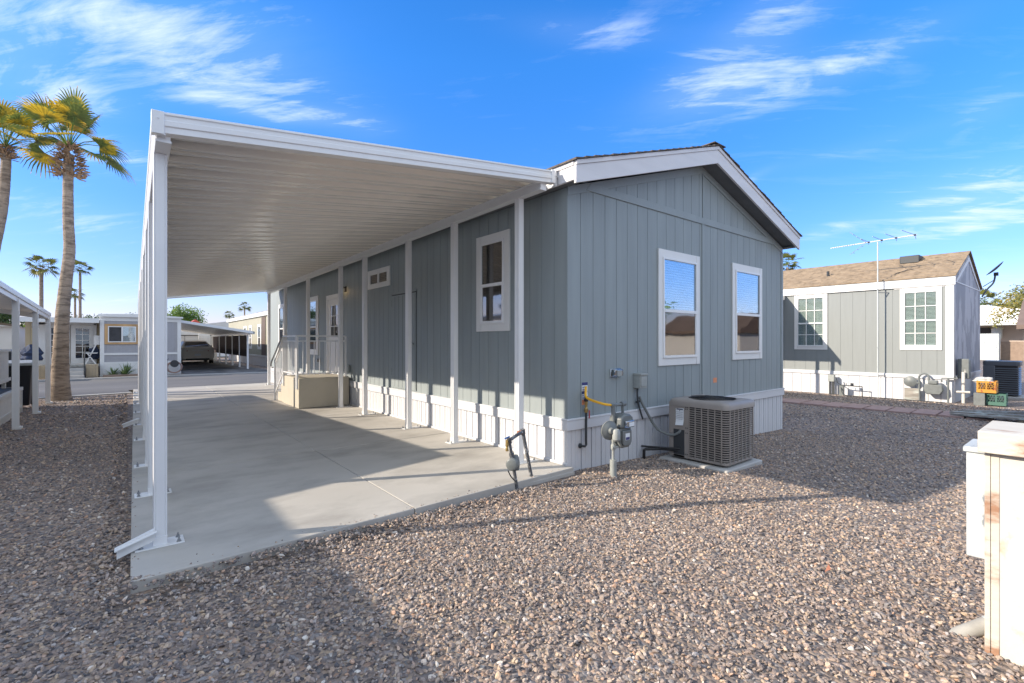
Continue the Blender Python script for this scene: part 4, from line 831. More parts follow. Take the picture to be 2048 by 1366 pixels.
def frdoor(x0):
    F_=Fr((x0,25.58,0),X_,-Y_); b=MB(); W_=.68; b.fbox(F_,0,.14,.5,2.03,0,.05); b.fbox(F_,W_-.14,W_,.5,2.03,0,.05); b.fbox(F_,.14,W_-.14,1.9,2.03,0,.05); b.fbox(F_,.14,W_-.14,.5,.72,0,.05); b.fbox(F_,W_/2-.012,W_/2+.012,.72,1.9,.01,.055)
    for k in range(1,5): z=.72+k*.236; b.fbox(F_,.14,W_-.14,z-.012,z+.012,.01,.056)
    d=make('french_door',b,'white',ha); make('pane',MB().fbox(F_,.14,W_-.14,.72,1.9,.002,.012),'glassk',d); make('room_backing',MB().fbox(F_,.14,W_-.14,.72,1.9,-.002,.0015),'black',d)
frdoor(-2.42); frdoor(-1.72); b=MB(); b.box(-2.75,-2.43,25.53,25.6,.46,2.1); b.box(-1.035,-.96,25.53,25.6,.46,2.1); b.box(-2.74,-.97,25.53,25.6,2.035,2.12); make('door_casing',b,'white',ha)
make('wall_meter_box',MB().box(-1.02,-.84,25.0,25.2,1.25,1.62),'white',ha,bevel=.01)
ds=thing('porch_steps',(-1.5,24.6,0),'grey wooden steps with tan plank deck below the french doors across the road','steps')
b=MB(); 
for k in range(4): b.box(-2.15,-1.24,23.75+.27*k,24.05+.27*k,.13*k,.13*(k+1)-.004); 
makes('step',b,'conc2',ds)
b=MB(); x=-1.22
while x<-.86: b.box(x,x+.085,24.45,24.48,.02,.50); x+=.09
x=-3.0
while x<-2.2: b.box(x,x+.085,24.45,24.48,.02,.50); x+=.09
make('plank_front',b,'woodtan',ds); make('deck_floor',MB().box(-3.0,-.84,24.49,25.58,.42,.50),'woodgrey',ds)
b=MB(); b.tube([(-1.24,23.9,.1),(-1.24,23.9,.75),(-1.24,24.5,1.15)],.02,8); make('handrail',b,'dark',ds)
ch=thing('folding_chair',(-1.05,24.9,.5),'white folding chair on the deck across the road','chair')
b=MB(); 
for y in (24.7,25.05):
    b.bar((-1.25,y,.5),(-.95,y,1.25),.025); b.bar((-.95,y,.5),(-1.2,y,.92),.025); b.bar((-1.3,y,.93),(-.9,y,.93),.025)
make('frame',b,'white',ch); make('seat',MB().box(-1.28,-.92,24.7,25.05,.91,.935),'white',ch)
def lump(name,x,y,z,s,m,lab,cat,seed):
    rnd=random.Random(seed); bm=bmesh.new(); bmesh.ops.create_icosphere(bm,subdivisions=3,radius=1)
    for v in bm.verts: 
        n=v.co.normalized(); k=1+.25*math.sin(5*n.x+seed)*math.cos(4*n.y+seed)+.15*math.sin(9*n.z+seed); v.co=Vector((n.x*s[0]*k,n.y*s[1]*k,max(n.z*s[2]*k,-s[2]*.5)))+Vector((x,y,z))
    b=MB(); b.v=[tuple(v.co) for v in bm.verts]; b.f=[tuple(q.index for q in f.verts) for f in bm.faces]; bm.free(); return single(name,b,m,lab,cat)
lump('covered_bundle',-1.0,25.25,.85,(.16,.16,.35),'cloth','dark blue covered bundle behind the white folding chair','bundle',3)
lump('covered_grill',-2.75,25.0,.85,(.30,.25,.36),'cloth','dark blue covered bundle left of the french doors','bundle',5)
b=MB(); b.lathe((-2.62,24.6,1.85),Z_,[(.02,.25),(.09,.2),(.1,.05),(.07,0)],10); single('hanging_lantern',b,'dark','dark hanging lantern at the porch roof across the road','lantern')
b=MB(); 
for a,c in (((-.72,24.25),(.42,24.2)),): b.box(-.72,.45,24.15,24.27,0,.09)
single('brick_edging',b,'brick','low brown brick edging below the lavender home wall','edging',bevel=.01)
def agave(x,y,h,n,seed,lab):
    rnd=random.Random(seed); b=MB()
    for k in range(n):
        a=rnd.uniform(0,6.28); el_=rnd.uniform(.25,1.3); L_=h*rnd.uniform(.7,1.15); d=Vector((math.cos(a)*math.cos(el_),math.sin(a)*math.cos(el_),math.sin(el_))); s_=Vector((-math.sin(a),math.cos(a),0))*.025
        p0=Vector((x,y,.02)); p1=p0+d*L_*.5; p2=p0+d*L_-Vector((0,0,.12*L_)); b.add([p0-s_,p0+s_,p1+s_*.8,p1-s_*.8,p2],[(0,1,2,3),(3,2,4)])
    single('agave_plant',b,'agave',lab,'plant',smooth=False)
agave(-.05,24.45,.62,60,1,'larger spiky green agave below the pine framed window'); agave(-.42,24.5,.42,40,2,'smaller spiky green agave, left of the larger one')
hr_=thing('hose_reel',(1.55,24.5,.3),'coiled garden hose on a stand by the lavender home corner','hose reel')
b=MB()
for k in range(7): 
    rr=.24-.012*(k%3); b.tube([(1.55+rr*math.cos(a)*(1+.03*k),24.45+.02*k,.30+rr*math.sin(a)) for a in [2*math.pi*j/22 for j in range(23)]],.014,6,cap=False)
make('hose',b,mat('dusty rose hose',(.30,.20,.17),.6),hr_); b=MB(); b.tube([(1.3,24.5,0),(1.3,24.5,.62),(1.35,24.5,.66)],.015,6); b.lathe((1.55,24.42,.45),Y_,[(.15,0),(.15,.16)],14); make('stand',b,'dark',hr_)
# ================================================================ CARPORT B, CAR, SHED
cb_=thing('neighbour_carport',(3.3,32,0),'sloping white carport with brown privacy screens across the road, over the sedan','carport')
def zB(x): return 2.28-.16*(x-1.8)
b=MB(); y=26.4
while y<39.8:
    for (ya,yb,dz) in ((y,y+.3,0),(y+.3,y+.4,.05)):
        b.pts8([(1.82,ya,zB(1.82)+dz),(4.85,ya,zB(4.85)+dz),(4.85,yb,zB(4.85)+dz),(1.82,yb,zB(1.82)+dz),(1.82,ya,zB(1.82)+dz+.03),(4.85,ya,zB(4.85)+dz+.03),(4.85,yb,zB(4.85)+dz+.03),(1.82,yb,zB(1.82)+dz+.03)])
    y+=.4
make('roof_panel',b,'panel',cb_,smooth=False)
b=MB(); b.pts8([(1.80,26.36,zB(1.8)-.03),(4.9,26.36,zB(4.9)-.03),(4.9,26.4,zB(4.9)-.03),(1.8,26.4,zB(1.8)-.03),(1.80,26.36,zB(1.8)+.09),(4.9,26.36,zB(4.9)+.09),(4.9,26.4,zB(4.9)+.09),(1.8,26.4,zB(1.8)+.09)]); b.box(4.86,4.92,26.36,40,zB(4.9)-.04,zB(4.9)+.09); b.box(4.66,4.74,26.5,39.8,zB(4.7)-.10,zB(4.7)-.01); make('fascia',b,'alum',cb_)
for y in (26.9,29.1,31.3,33.6,36.2,39.2): make('post',MB().box(4.66,4.74,y-.04,y+.04,0,zB(4.7)-.10),'alum',cb_)
b=MB()
for y0,y1 in ((27.0,29.0),(29.2,31.2),(31.4,33.5),(33.7,36.1),(36.3,39.1)): b.box(4.69,4.71,y0,y1,.62,zB(4.7)-.12)
make('privacy_screen',b,'screen',cb_,smooth=False)
# sedan (rear towards us)
car=thing('parked_car',(3.3,36.6,0),'champagne sedan parked under the carport across the road','car')
cx0=3.35; cy0=34.55
def csec(y,hw,zl,zbelt,hwt,zt_):  # half section
    return [(cx0-hw*.93,y,zl),(cx0-hw,y,zl+.22),(cx0-hw,y,zbelt-.12),(cx0-hw*.94,y,zbelt),(cx0-hwt,y,zt_),(cx0+hwt,y,zt_),(cx0+hw*.94,y,zbelt),(cx0+hw,y,zbelt-.12),(cx0+hw,y,zl+.22),(cx0+hw*.93,y,zl)]
S=[csec(cy0,.80,.30,.88,.70,.90),csec(cy0+.10,.87,.24,.98,.72,1.02),csec(cy0+.55,.90,.2,1.0,.74,1.05),csec(cy0+1.25,.90,.2,.98,.58,1.36),csec(cy0+2.3,.90,.2,.98,.60,1.42),csec(cy0+3.1,.90,.2,.96,.58,1.34),csec(cy0+3.8,.90,.2,.92,.72,.95),csec(cy0+4.5,.84,.22,.72,.66,.78)]
b=MB()
for s_ in S: b.v+=s_
n=10
for j in range(len(S)-1):
    for k in range(n): b.f.append((j*n+k,j*n+(k+1)%n,(j+1)*n+(k+1)%n,(j+1)*n+k))
b.f.append(tuple(range(n))[::-1]); b.f.append(tuple((len(S)-1)*n+k for k in range(n)))
bo=make('body',b,'carpaint',car,bevel=.03,ang=50)
b=MB(); b.add([(cx0-.64,cy0+.57,1.06),(cx0+.64,cy0+.57,1.06),(cx0+.53,cy0+1.2,1.35),(cx0-.53,cy0+1.2,1.35)],[(0,1,2,3)]); b.v=[(x,y-.015,z+.012) for x,y,z in b.v]; make('rear_window',b,'carglass',car,smooth=False); 
b=MB().add([(cx0-.64,cy0+.565,1.06),(cx0+.64,cy0+.565,1.06),(cx0+.53,cy0+1.195,1.35),(cx0-.53,cy0+1.195,1.35)],[(0,1,2,3)]); b.v=[(x,y-.006,z+.004) for x,y,z in b.v]; make('cabin',b,'room',car,smooth=False)
for s_ in (-1,1):
    b=MB().pts8([(cx0+s_*.52,cy0-.02,.78),(cx0+s_*.86,cy0+.10,.80),(cx0+s_*.86,cy0+.14,.80),(cx0+s_*.52,cy0+.06,.78),(cx0+s_*.50,cy0+.02,.90),(cx0+s_*.86,cy0+.12,.97),(cx0+s_*.86,cy0+.16,.97),(cx0+s_*.50,cy0+.08,.90)]); make('tail_light',b,'red',car)
    w_=MB()
    w_.lathe((cx0+s_*.70,cy0+.95,.32),X_*s_,[(.25,0),(.32,.01),(.32,.19),(.28,.2)],20); w_.lathe((cx0+s_*.70,cy0+3.7,.32),X_*s_,[(.25,0),(.32,.01),(.32,.19),(.28,.2)],20); makes('wheel',w_,'tyre',car)
    make('mirror',MB().box(*sorted((cx0+s_*.93,cx0+s_*1.08)),cy0+2.85,cy0+2.97,.96,1.10),'black',car,bevel=.02)
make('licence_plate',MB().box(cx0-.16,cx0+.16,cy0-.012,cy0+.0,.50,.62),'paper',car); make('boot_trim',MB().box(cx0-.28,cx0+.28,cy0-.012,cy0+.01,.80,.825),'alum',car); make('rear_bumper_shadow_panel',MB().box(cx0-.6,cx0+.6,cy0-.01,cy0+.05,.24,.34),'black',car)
sh_=thing('garden_shed',(4,41.5,0),'beige gabled shed behind the champagne sedan','shed')
b=MB(); b.box(2.3,5.2,41.2,44,0,1.85); make('wall',b,'offwhite',sh_,smooth=False); b=MB(); b.prism([(2.2,41.1,1.83),(5.3,41.1,1.83),(3.75,41.1,2.35)],(0,3,0)); make('roof',b,'offwhite',sh_,smooth=False); b=MB(); b.box(3.2,3.22,41.18,41.2,0,1.8); b.box(4.3,4.32,41.18,41.2,0,1.8); b.box(2.3,5.2,41.17,41.2,1.78,1.84); make('door_seams',b,'dark',sh_)
wb_=thing('neighbour_home',(9,54,0),'low white home with pale blue roof edge behind the beige shed','house')
b=MB(); b.box(5.5,9.5,50,58,0,2.5); make('wall',b,'white',wb_,smooth=False); b=MB(); b.prism([(4.6,49.4,2.6),(10,49.4,2.6),(9.9,49.4,2.8),(7.3,49.4,3.2),(4.6,49.4,2.8)],(0,9,0)); make('roof',b,'offwhite',wb_,smooth=False); b=MB(); b.box(6.0,7.4,49.97,50,1.5,2.2); make('window',b,'insect',wb_)
b=MB(); b.prism([(3.9,49,2.75),(5.25,49,2.7),(4.6,49,3.25)],(0,2,0)); single('red_canopy',b,'redroof','red peaked canopy beyond the far carport','canopy',smooth=False)
fnp=thing('white_panel_fence',(4.6,40.6,0),'tall white slatted panel standing beside the champagne sedan','fence')
b=MB()
for k in range(14): b.box(4.0+.0,4.62,40.6,40.63,.06+.14*k,.06+.14*k+.13)
make('slat_panel',b,'white',fnp); b=MB(); b.box(3.98,4.05,40.55,40.65,0,2.1); b.box(4.6,4.67,40.55,40.65,0,2.3); make('post',b,'white',fnp)
# ================================================================ HOUSE C
hc_=thing('neighbour_home',(8.5,36,0),'khaki home with narrow white framed windows across the road','house')
FC=Fr((6.2,28.0,0),Y_,-X_)
b=MB(); b.box(6.22,11.2,28,43.1,-.2,3.0); make('wall',b,'khaki',hc_,smooth=False)
b=MB(); planks(b,FC,0,15.1,.5,lambda a:2.9,pitch=.3); make('siding',b,'khaki',hc_)
b=MB(); planks(b,FC,0,15.1,-.2,lambda a:.5,pitch=.25); b.fbox(FC,0,15.1,.46,.56,0,.03); make('skirting',b,'vinyl',hc_)
b=MB(); b.fbox(FC,-.1,15.2,2.86,3.10,0,.12); make('fascia',b,'white',hc_)
b=MB(); b.prism([(6.05,27.9,3.08),(11.4,27.9,3.08),(8.7,27.9,3.85)],(0,15.3,0)); make('roof',b,'shingle',hc_,smooth=False)
for y0,y1 in ((35.75,36.80),(34.1,34.98),(31.35,32.35)): window(hc_,FC,y0-28,y1-28,.90,2.40,tw=.2,th_=.12,blind=False)
b=MB(); b.fbox(FC,2.2,3.2,.56,2.8,0,.03); make('dark_door',b,mat('dark brown door',(.10,.07,.055),.7),hc_)
b=MB(); b.tube([(6.6,31.0,3.1),(6.6,31.0,4.9)],.03,6); make('vent_pipe',b,'dark',hc_)
# ================================================================ HOUSE R (right)
hr2=thing('neighbour_home',(18.2,8,-.15),'grey home with tan shingle roof and two gridded windows on the right','house')
RXW,RYN=16.2,2.37; FQ=Fr((RXW,RYN,0),Y_,-X_); FQE=Fr((RXW,RYN,0),X_,-Y_); RL=12.0; RWd=4.0
b=MB(); b.prism([(RXW+.02,RYN+.02,.4),(RXW+RWd-.02,RYN+.02,.4),(RXW+RWd-.02,RYN+.02,2.98),(18.2,RYN+.02,3.82),(RXW+.02,RYN+.02,2.98)],(0,RL,0)); make('wall_core',b,'greysid',hr2,smooth=False)
b=MB(); b.fbox(FQ,.0,RL,.5,2.82,-.015,-.006); planks(b,FQ,.02,RL,.50,lambda a:2.82,pitch=.305,gap=.006); make('front_siding',b,'greysid',hr2)
b=MB(); planks(b,FQE,.0,RWd,.50,lambda a:2.90,pitch=.305,gap=.006); 
b.fprism(FQE,[(0,2.93),(RWd,2.93),(RWd,2.98),(2.0,3.83),(0,3.0)],-.02,.004)
make('end_siding',b,'greysid2',hr2)
b=MB(); b.fbox(FQ,-.03,RL,2.82,3.06,0,.05); b.fbox(FQ,.0,.16,.50,2.82,0,.02); b.fbox(FQ,.16,1.2,.0+2.79,2.82,0,.02); make('white_fascia',b,'white',hr2,bevel=.003)
b=MB(); b.fprism(FQE,[(0,2.90),(RWd,2.90),(RWd,2.93),(0,2.93)],0,.01); b.fprism(FQE,[(.35,2.93),(2.0,3.62),(RWd-.3,2.93),(RWd-.15,2.93),(2.0,3.74),(.15,2.93)],.005,.02); make('gable_trim',b,'fascia',hr2)
b=MB(); planks(b,FQ,0,RL,-.25,lambda a:.44,pitch=.25,gap=.01); planks(b,FQE,0,RWd,-.25,lambda a:.44,pitch=.25); make('skirting',b,'vinyl',hr2)
b=MB(); b.fbox(FQ,-.03,RL,.42,.52,0,.03); b.fbox(FQE,-.03,RWd,.42,.52,0,.03); make('skirting_rail',b,'vinyl',hr2,bevel=.003)
b=MB()
nR=16
for sx,xa_,za_ in ((1,RXW-.08,3.06),(-1,RXW+RWd+.08,2.98)):
    for i in range(nR):
        t0,t1=i/nR,(i+1)/nR; xa=xa_+(18.2-xa_)*t0; xb=xa_+(18.2-xa_)*t1; z0=za_+(3.90-za_)*t0; z1=za_+(3.90-za_)*t1
        b.pts8([(xa,RYN-.05,z0-.02),(xb,RYN-.05,z1-.02),(xb,RYN+RL,z1-.02),(xa,RYN+RL,z0-.02),(xa,RYN-.05,z0+.018),(xb,RYN-.05,z1+.004),(xb,RYN+RL,z1+.004),(xa,RYN+RL,z0+.018)])
rr2=make('roof',b,'shingle_tan',hr2,smooth=False)
b=MB(); b.box(17.55,18.0,3.3,3.75,3.62,3.86); make('roof_vent',b,'dark',rr2,bevel=.02); b=MB(); b.lathe((17.0,5.4,3.35),Z_,[(.04,0),(.04,.22)],8); make('roof_pipe',b,'dark',rr2)
window(hr2,FQ,5.16-RYN,6.06-RYN,1.14,2.82,tw=.09,th_=.10,blind=2,muntin=True,upper='glassc',lower='glassc')
window(hr2,FQ,2.60-RYN,3.45-RYN,1.165,2.80,tw=.085,th_=.10,blind=2,muntin=True,upper='glassc',lower='glassc')
# awning of that home, behind our home
a2=thing('side_awning',(14.6,9,0),'white awning on posts attached to the grey home, hidden behind the middle home','awning')
b=MB(); b.pts8([(13.0,6.35,2.46),(16.14,6.35,2.78),(16.14,12,2.78),(13.0,12,2.46),(13.0,6.35,2.50),(16.14,6.35,2.82),(16.14,12,2.82),(13.0,12,2.50)]); b.pts8([(12.96,6.32,2.38),(16.14,6.32,2.70),(16.14,6.35,2.70),(12.96,6.35,2.38),(12.96,6.32,2.52),(16.14,6.32,2.84),(16.14,6.35,2.84),(12.96,6.35,2.52)]); make('roof_panel',b,'panel',a2,smooth=False)
for y in (6.45,6.85,9.3,11.8): make('post',MB().box(13.03,13.10,y,y+.07,-.16,2.46),'alum',a2)
# antenna
an=thing('tv_antenna',(15.85,3.8,-.15),'tall rooftop style television antenna on a mast beside the grey home on the right','antenna')
b=MB(); b.tube([(15.95,3.88,-.16),(15.95,3.88,4.10)],.016,10); make('mast',b,'galv',an); b=MB(); b.tube([(15.95,3.88,2.72),(16.18,3.70,2.72)],.012,6); b.tube([(15.95,3.88,.46),(16.18,3.76,.46)],.012,6); make('bracket',b,'steel',an)
b=MB(); p0=Vector((15.95,5.0,4.10)); p1=Vector((15.95,3.05,4.16)); b.bar(p0,p1,.022); 
for k in range(11): q=p0.lerp(p1,.02+.028*k); b.bar(q-X_*.05,q+X_*.05,.008)
for q_,l_ in ((.47,.36),(.62,.42),(.78,.5),(.98,.62)): q=p0.lerp(p1,q_); b.bar(q+Vector((-l_,.12*l_/.5,.06)),q,.010); b.bar(q,q+Vector((l_,.1,.0)),.010)
q=p0.lerp(p1,.44); b.bar(q,q+Vector((-.10,.36,.34)),.010); b.bar(q,q+Vector((-.10,.36,-.30)),.010)
for k in range(4): 
    for s_ in (1,-1): e=q+Vector((-.025*k,.09*k,.085*k*s_)); b.bar(e-X_*.09,e+X_*.09,.008)
make('boom',b,'steel',an)
b=MB(); 
for q_ in (.47,.62,.78,.98): q=p0.lerp(p1,q_); b.obox(q,(.03,0,0),(0,.02,0),(0,0,.018))
makes('insulator',b,'black',an)
b=MB(); b.tube(bez([(16.17,3.90,2.80),(16.5,3.7,3.22),(17.0,3.2,3.42)],4),.008,5); make('lead_wire',b,'black',an)
# satellite dish
di=thing('satellite_dish',(20.3,2.5,2.9),'dark satellite dish on a bent arm at the right gable of the tan roofed home','dish')
b=MB(); b.tube(bez([(20.18,2.32,2.75),(20.5,2.25,2.98),(20.85,2.15,3.2),(20.95,2.12,3.45)],4),.024,8); b.tube([(20.2,2.3,3.05),(20.85,2.14,3.28)],.012,6); b.box(20.88,21.0,2.05,2.15,3.42,3.52); make('arm',b,'dark',di)
b=MB(); b.lathe((20.66,2.1,3.62),(-.18,.70,.68),[(.02,-.05),(.12,-.04),(.20,-.025),(.27,.0),(.275,.006),(.20,-.012),(.12,-.028),(.02,-.038)],26); make('reflector',b,'dark',di); 
# gas meter of house R
gm2=thing('gas_meter',(16.0,2.75,-.15),'grey gas meter with flat round regulator against the white skirting of the right home','gas meter')
b=MB(); b.tube(bez([(16.05,3.02,-.2),(16.05,3.02,.30),(16.05,3.02,.48),(16.05,2.93,.56),(16.05,2.84,.50),(16.05,2.83,.36)],4),.024,8); b.tube([(16.05,2.58,.36),(16.05,2.58,.46),(16.05,2.28,.47)],.018,8); b.tube([(16.05,2.46,.46),(16.05,2.46,-.2)],.022,8); make('pipe',b,'gasgrey',gm2)
b=MB(); b.lathe((16.08,3.20,.34),-X_,[(.05,0),(.12,.02),(.14,.04),(.14,.06),(.1,.08),(.04,.10)],20); b.tube([(16.02,3.2,.34),(16.04,3.03,.30)],.022,8); make('regulator',b,'gasgrey',gm2)
b=MB(); b.prism([(16.08,2.90,.30),(16.08,2.92,.14),(16.08,2.86,.04),(16.08,2.60,.04),(16.08,2.54,.14),(16.08,2.56,.30)],(-.16,0,0)); b.box(15.9,16.06,2.64,2.82,.30,.40); make('meter_body',b,'gasgrey',gm2,bevel=.02)
single('leaning_board',MB().box(16.03,16.07,3.02,3.32,-.16,.16),'woodgrey','grey brown board leaning under the round regulator','board')
# power stub and pipes on skirt
pb=thing('power_stub',(15.95,5.0,-.15),'small power outlet box on a short post before the right home skirting','outlet'); b=MB(); b.box(15.98,16.04,4.93,4.98,-.2,.25); b.box(15.98,16.03,5.02,5.05,-.2,.22); make('stand',b,'dark',pb); make('outlet_box',MB().box(15.94,16.06,4.91,5.07,.22,.42),'gasgrey2',pb,bevel=.01)
wp=thing('water_pipe',(15.95,4.55,-.15),'low dark water pipe with valves before the right home skirting','pipe'); b=MB(); b.tube([(15.9,4.22,-.2),(15.9,4.22,.13),(15.9,4.74,.14)],.016,8); b.tube([(15.9,4.72,.14),(15.95,4.83,.20),(15.95,4.86,.34)],.014,6); b.lathe((15.9,4.46,.14),Z_,[(.04,0),(.04,.07)],8); b.tube([(15.9,4.60,.14),(15.9,4.60,.22)],.008,6); make('pipe_run',b,'dark',wp); make('support_block',MB().box(15.85,15.97,4.66,4.76,-.16,.13),'gasgrey',wp); b=MB(); b.tube(bez([(15.88,4.72,.10),(15.7,4.6,-.10),(15.7,4.3,-.14),(15.85,3.6,-.14),(15.9,2.5,-.14)],6),.012,6); make('garden_hose',b,'dark',wp)
# pavers
for k in range(14):
    y=1.35+.42*k; xa_=12.98-.07*(y-2.9); b=MB().pts8([(xa_+.02*math.sin(k*2),y,-.2),(xa_+.85,y+.02,-.2),(xa_+.85,y+.41,-.2),(xa_+.02*math.sin(k*2),y+.39,-.2),(xa_+.02*math.sin(k*2),y,-.125+.004*(k%3)),(xa_+.85,y+.02,-.125+.004*(k%3)),(xa_+.85,y+.41,-.125+.003*(k%3)),(xa_+.02*math.sin(k*2),y+.39,-.125+.003*(k%3))])
    o=single('paver',b,'pink','pinkish paver in the row of pavers across the gravel by the right home','paver','pavers in a row across the gravel',bevel=.008)
# crates, blocks
def crate(x,y,z,m,lab):
    t_=thing('milk_crate',(x,y,z),lab,'crate'); b=MB(); w_,h=.165,.28
    for s_ in (-1,1):
        for ax in (0,1):
            def bx(a0,a1,z0,z1):
                if ax: b.box(x+a0,x+a1,y+s_*w_-.006,y+s_*w_+.006,z+z0,z+z1)
                else: b.box(x+s_*w_-.006,x+s_*w_+.006,y+a0,y+a1,z+z0,z+z1)
            bx(-w_,w_,0,.08); bx(-w_,w_,h-.04,h); bx(-w_,-w_+.03,.08,h-.04); bx(w_-.03,w_,.08,h-.04); bx(-.012,.012,.08,h-.04)
            for k in range(6):
                a=-w_+.05+.045*k
                F_=Fr((x,y+s_*w_,z),X_,Y_) if ax else Fr((x+s_*w_,y,z),Y_,X_)
                b.bar(F_(a-.02,.08,0),F_(a+.05,h-.04,0),.008); b.bar(F_(a+.05,.08,0),F_(a-.02,h-.04,0),.008)
    b.box(x-w_,x+w_,y-w_,y+w_,z,z+.01); make('crate_body',b,m,t_,smooth=False); return t_
crate(16.25,1.78,.155,'crate','yellow milk crate stacked on the concrete block and green crate'); crate(16.32,1.62,-.14,'green','green milk crate on the gravel under the yellow one')
b=MB(); b.box(16.05,16.35,1.80,2.0,-.16,.14); single('concrete_block',b,'gasgrey','grey concrete block supporting the yellow crate','block',bevel=.005)
lump('white_bag',16.35,1.85,.42,(.16,.16,.10),'offwhite','crumpled white bag lying in the yellow milk crate','bag',2)
vp=thing('water_riser',(16.5,2.2,0),'white pipes and rusty fitting rising at the corner of the right home','pipe'); b=MB(); b.tube([(16.35,2.22,-.2),(16.35,2.22,.62)],.035,8); b.tube([(16.35,2.1,.12),(16.28,2.35,.12)],.03,8); b.tube([(16.45,2.2,.6),(16.46,2.2,.8)],.035,8); make('pipe_run',b,'offwhite',vp); make('valve_box',MB().box(16.42,16.66,2.12,2.34,.45,.95),'gasgrey',vp,bevel=.02)
# dark AC unit
a3=thing('air_conditioner',(18.9,1.8,-.15),'dark blue grey air conditioner with wide louvres behind the yellow crate','air conditioner')
x0,x1,y0,y1=18.55,19.25,1.42,2.12
b=MB(); b.box(x0+.03,x1-.03,y0+.03,y1-.03,-.08,.78); make('coil',b,'black',a3)
b=MB()
for k in range(13): z=-.06+.058*k; P=rr_(x0,x1,y0,y1,.07,3); P2=rr_(x0+.025,x1-.025,y0+.025,y1-.025,.05,3); n=len(P); b.add([(x,y,z) for x,y in P]+[(x,y,z+.035) for x,y in P2]+[(x,y,z+.008) for x,y in P],[(i,(i+1)%n,n+(i+1)%n,n+i) for i in range(n)]+[(2*n+i,2*n+(i+1)%n,n+(i+1)%n,n+i) for i in range(n)])
make('louvres',b,mat('dark slate enamel',(.075,.085,.105),.4),a3,smooth=False)
b=MB(); b.prism([(x,y,.72) for x,y in rr_(x0-.01,x1+.01,y0-.01,y1+.01,.09)],(0,0,.13)); b.box(x0-.01,x0+.03,y0+.46,y1,-.05,.73); make('lid',b,bpy.data.materials['dark slate enamel'],a3,bevel=.02); make('label_plate',MB().box(x0-.014,x0-.011,y0+.50,y1-.02,.27,.40),'paper',a3); make('pad',MB().box(x0-.15,x1+.15,y0-.12,y1+.12,-.19,-.10),'conc2',a3,bevel=.01)
# planks pile
for k,(xa,ya,xb,yb,z,lab) in enumerate(((13.25,1.95,12.75,.55,.03,'lowest weathered board of the pile by the right edge shed'),(13.45,2.0,13.0,.6,.06,'pale green edged board lying in the middle of the plank pile'),(13.7,1.9,13.25,.6,.10,'uppermost grey board of the plank pile by the right edge'))):
    b=MB(); b.bar((xa,ya,-.12+z*.5),(xb,yb,-.04+z),.20,.035); single('plank',b,'woodgrey',lab,'plank',group='boards piled on the gravel')
single('support_block',MB().box(12.9,13.15,.85,1.0,-.2,-.07),'tan','small stone block under the plank pile','block')
sb=thing('small_shed',(13.5,.2,-.15),'white shed with red brown roof at the right edge of the view','shed'); make('wall',MB().box(12.95,15,-1.5,.93,-.2,1.62),'white',sb,smooth=False); make('roof',MB().prism([(12.8,-1.6,1.62),(15.1,-1.6,1.62),(15.1,-1.6,1.7),(13.9,-1.6,2.2),(12.8,-1.6,1.70)],(0,2.62,0)),'terracotta',sb,smooth=False)
# background right
b=MB(); F_=Fr((54.3,6.4,0),-Y_,-X_)
for k in range(9): b.fbox(F_,.11*k,.11*k+.10,-.15,2.0,-.03,.0)
b.box(54.33,55.4,5.3,6.5,-.2,2.0)
single('corrugated_shed',b,'galv','white ribbed metal locker far behind the dark air conditioner','shed',smooth=False)
b=MB(); b.box(55.5,56.0,2.6,5.3,-.2,1.36); single('block_wall',b,'brick','brown block wall beside the white ribbed metal locker','wall')
hp=thing('neighbour_home',(62,3,0),'pinkish stucco building with white gable roof, far right background','house')
b=MB(); b.box(60,70,-3,14,-.2,3.1); make('wall',b,'stucco',hp,smooth=False); make('roof',MB().prism([(59.6,-4,3.0),(59.6,14.5,3.0),(59.6,14.5,3.3),(59.6,6.8,4.6),(59.6,0,3.3)],(11,0,0)),'white',hp,smooth=False); make('awning',MB().box(57.5,60,0,9,2.75,2.95),'galv',hp); make('window',MB().box(59.9,60,6.3,7.6,1.8,2.6),'insect',hp)
b=MB(); b.lathe((59.3,5.9,1.6),Z_,[(.3,0),(.35,.3),(.35,.8),(.4,.85),(.3,1.0)],16); single('roof_ventilator',b,'galv','round metal ventilator above the white ribbed locker','ventilator')
b=MB(); b.box(17.5,17.52,-.3,-.2,0,.3)
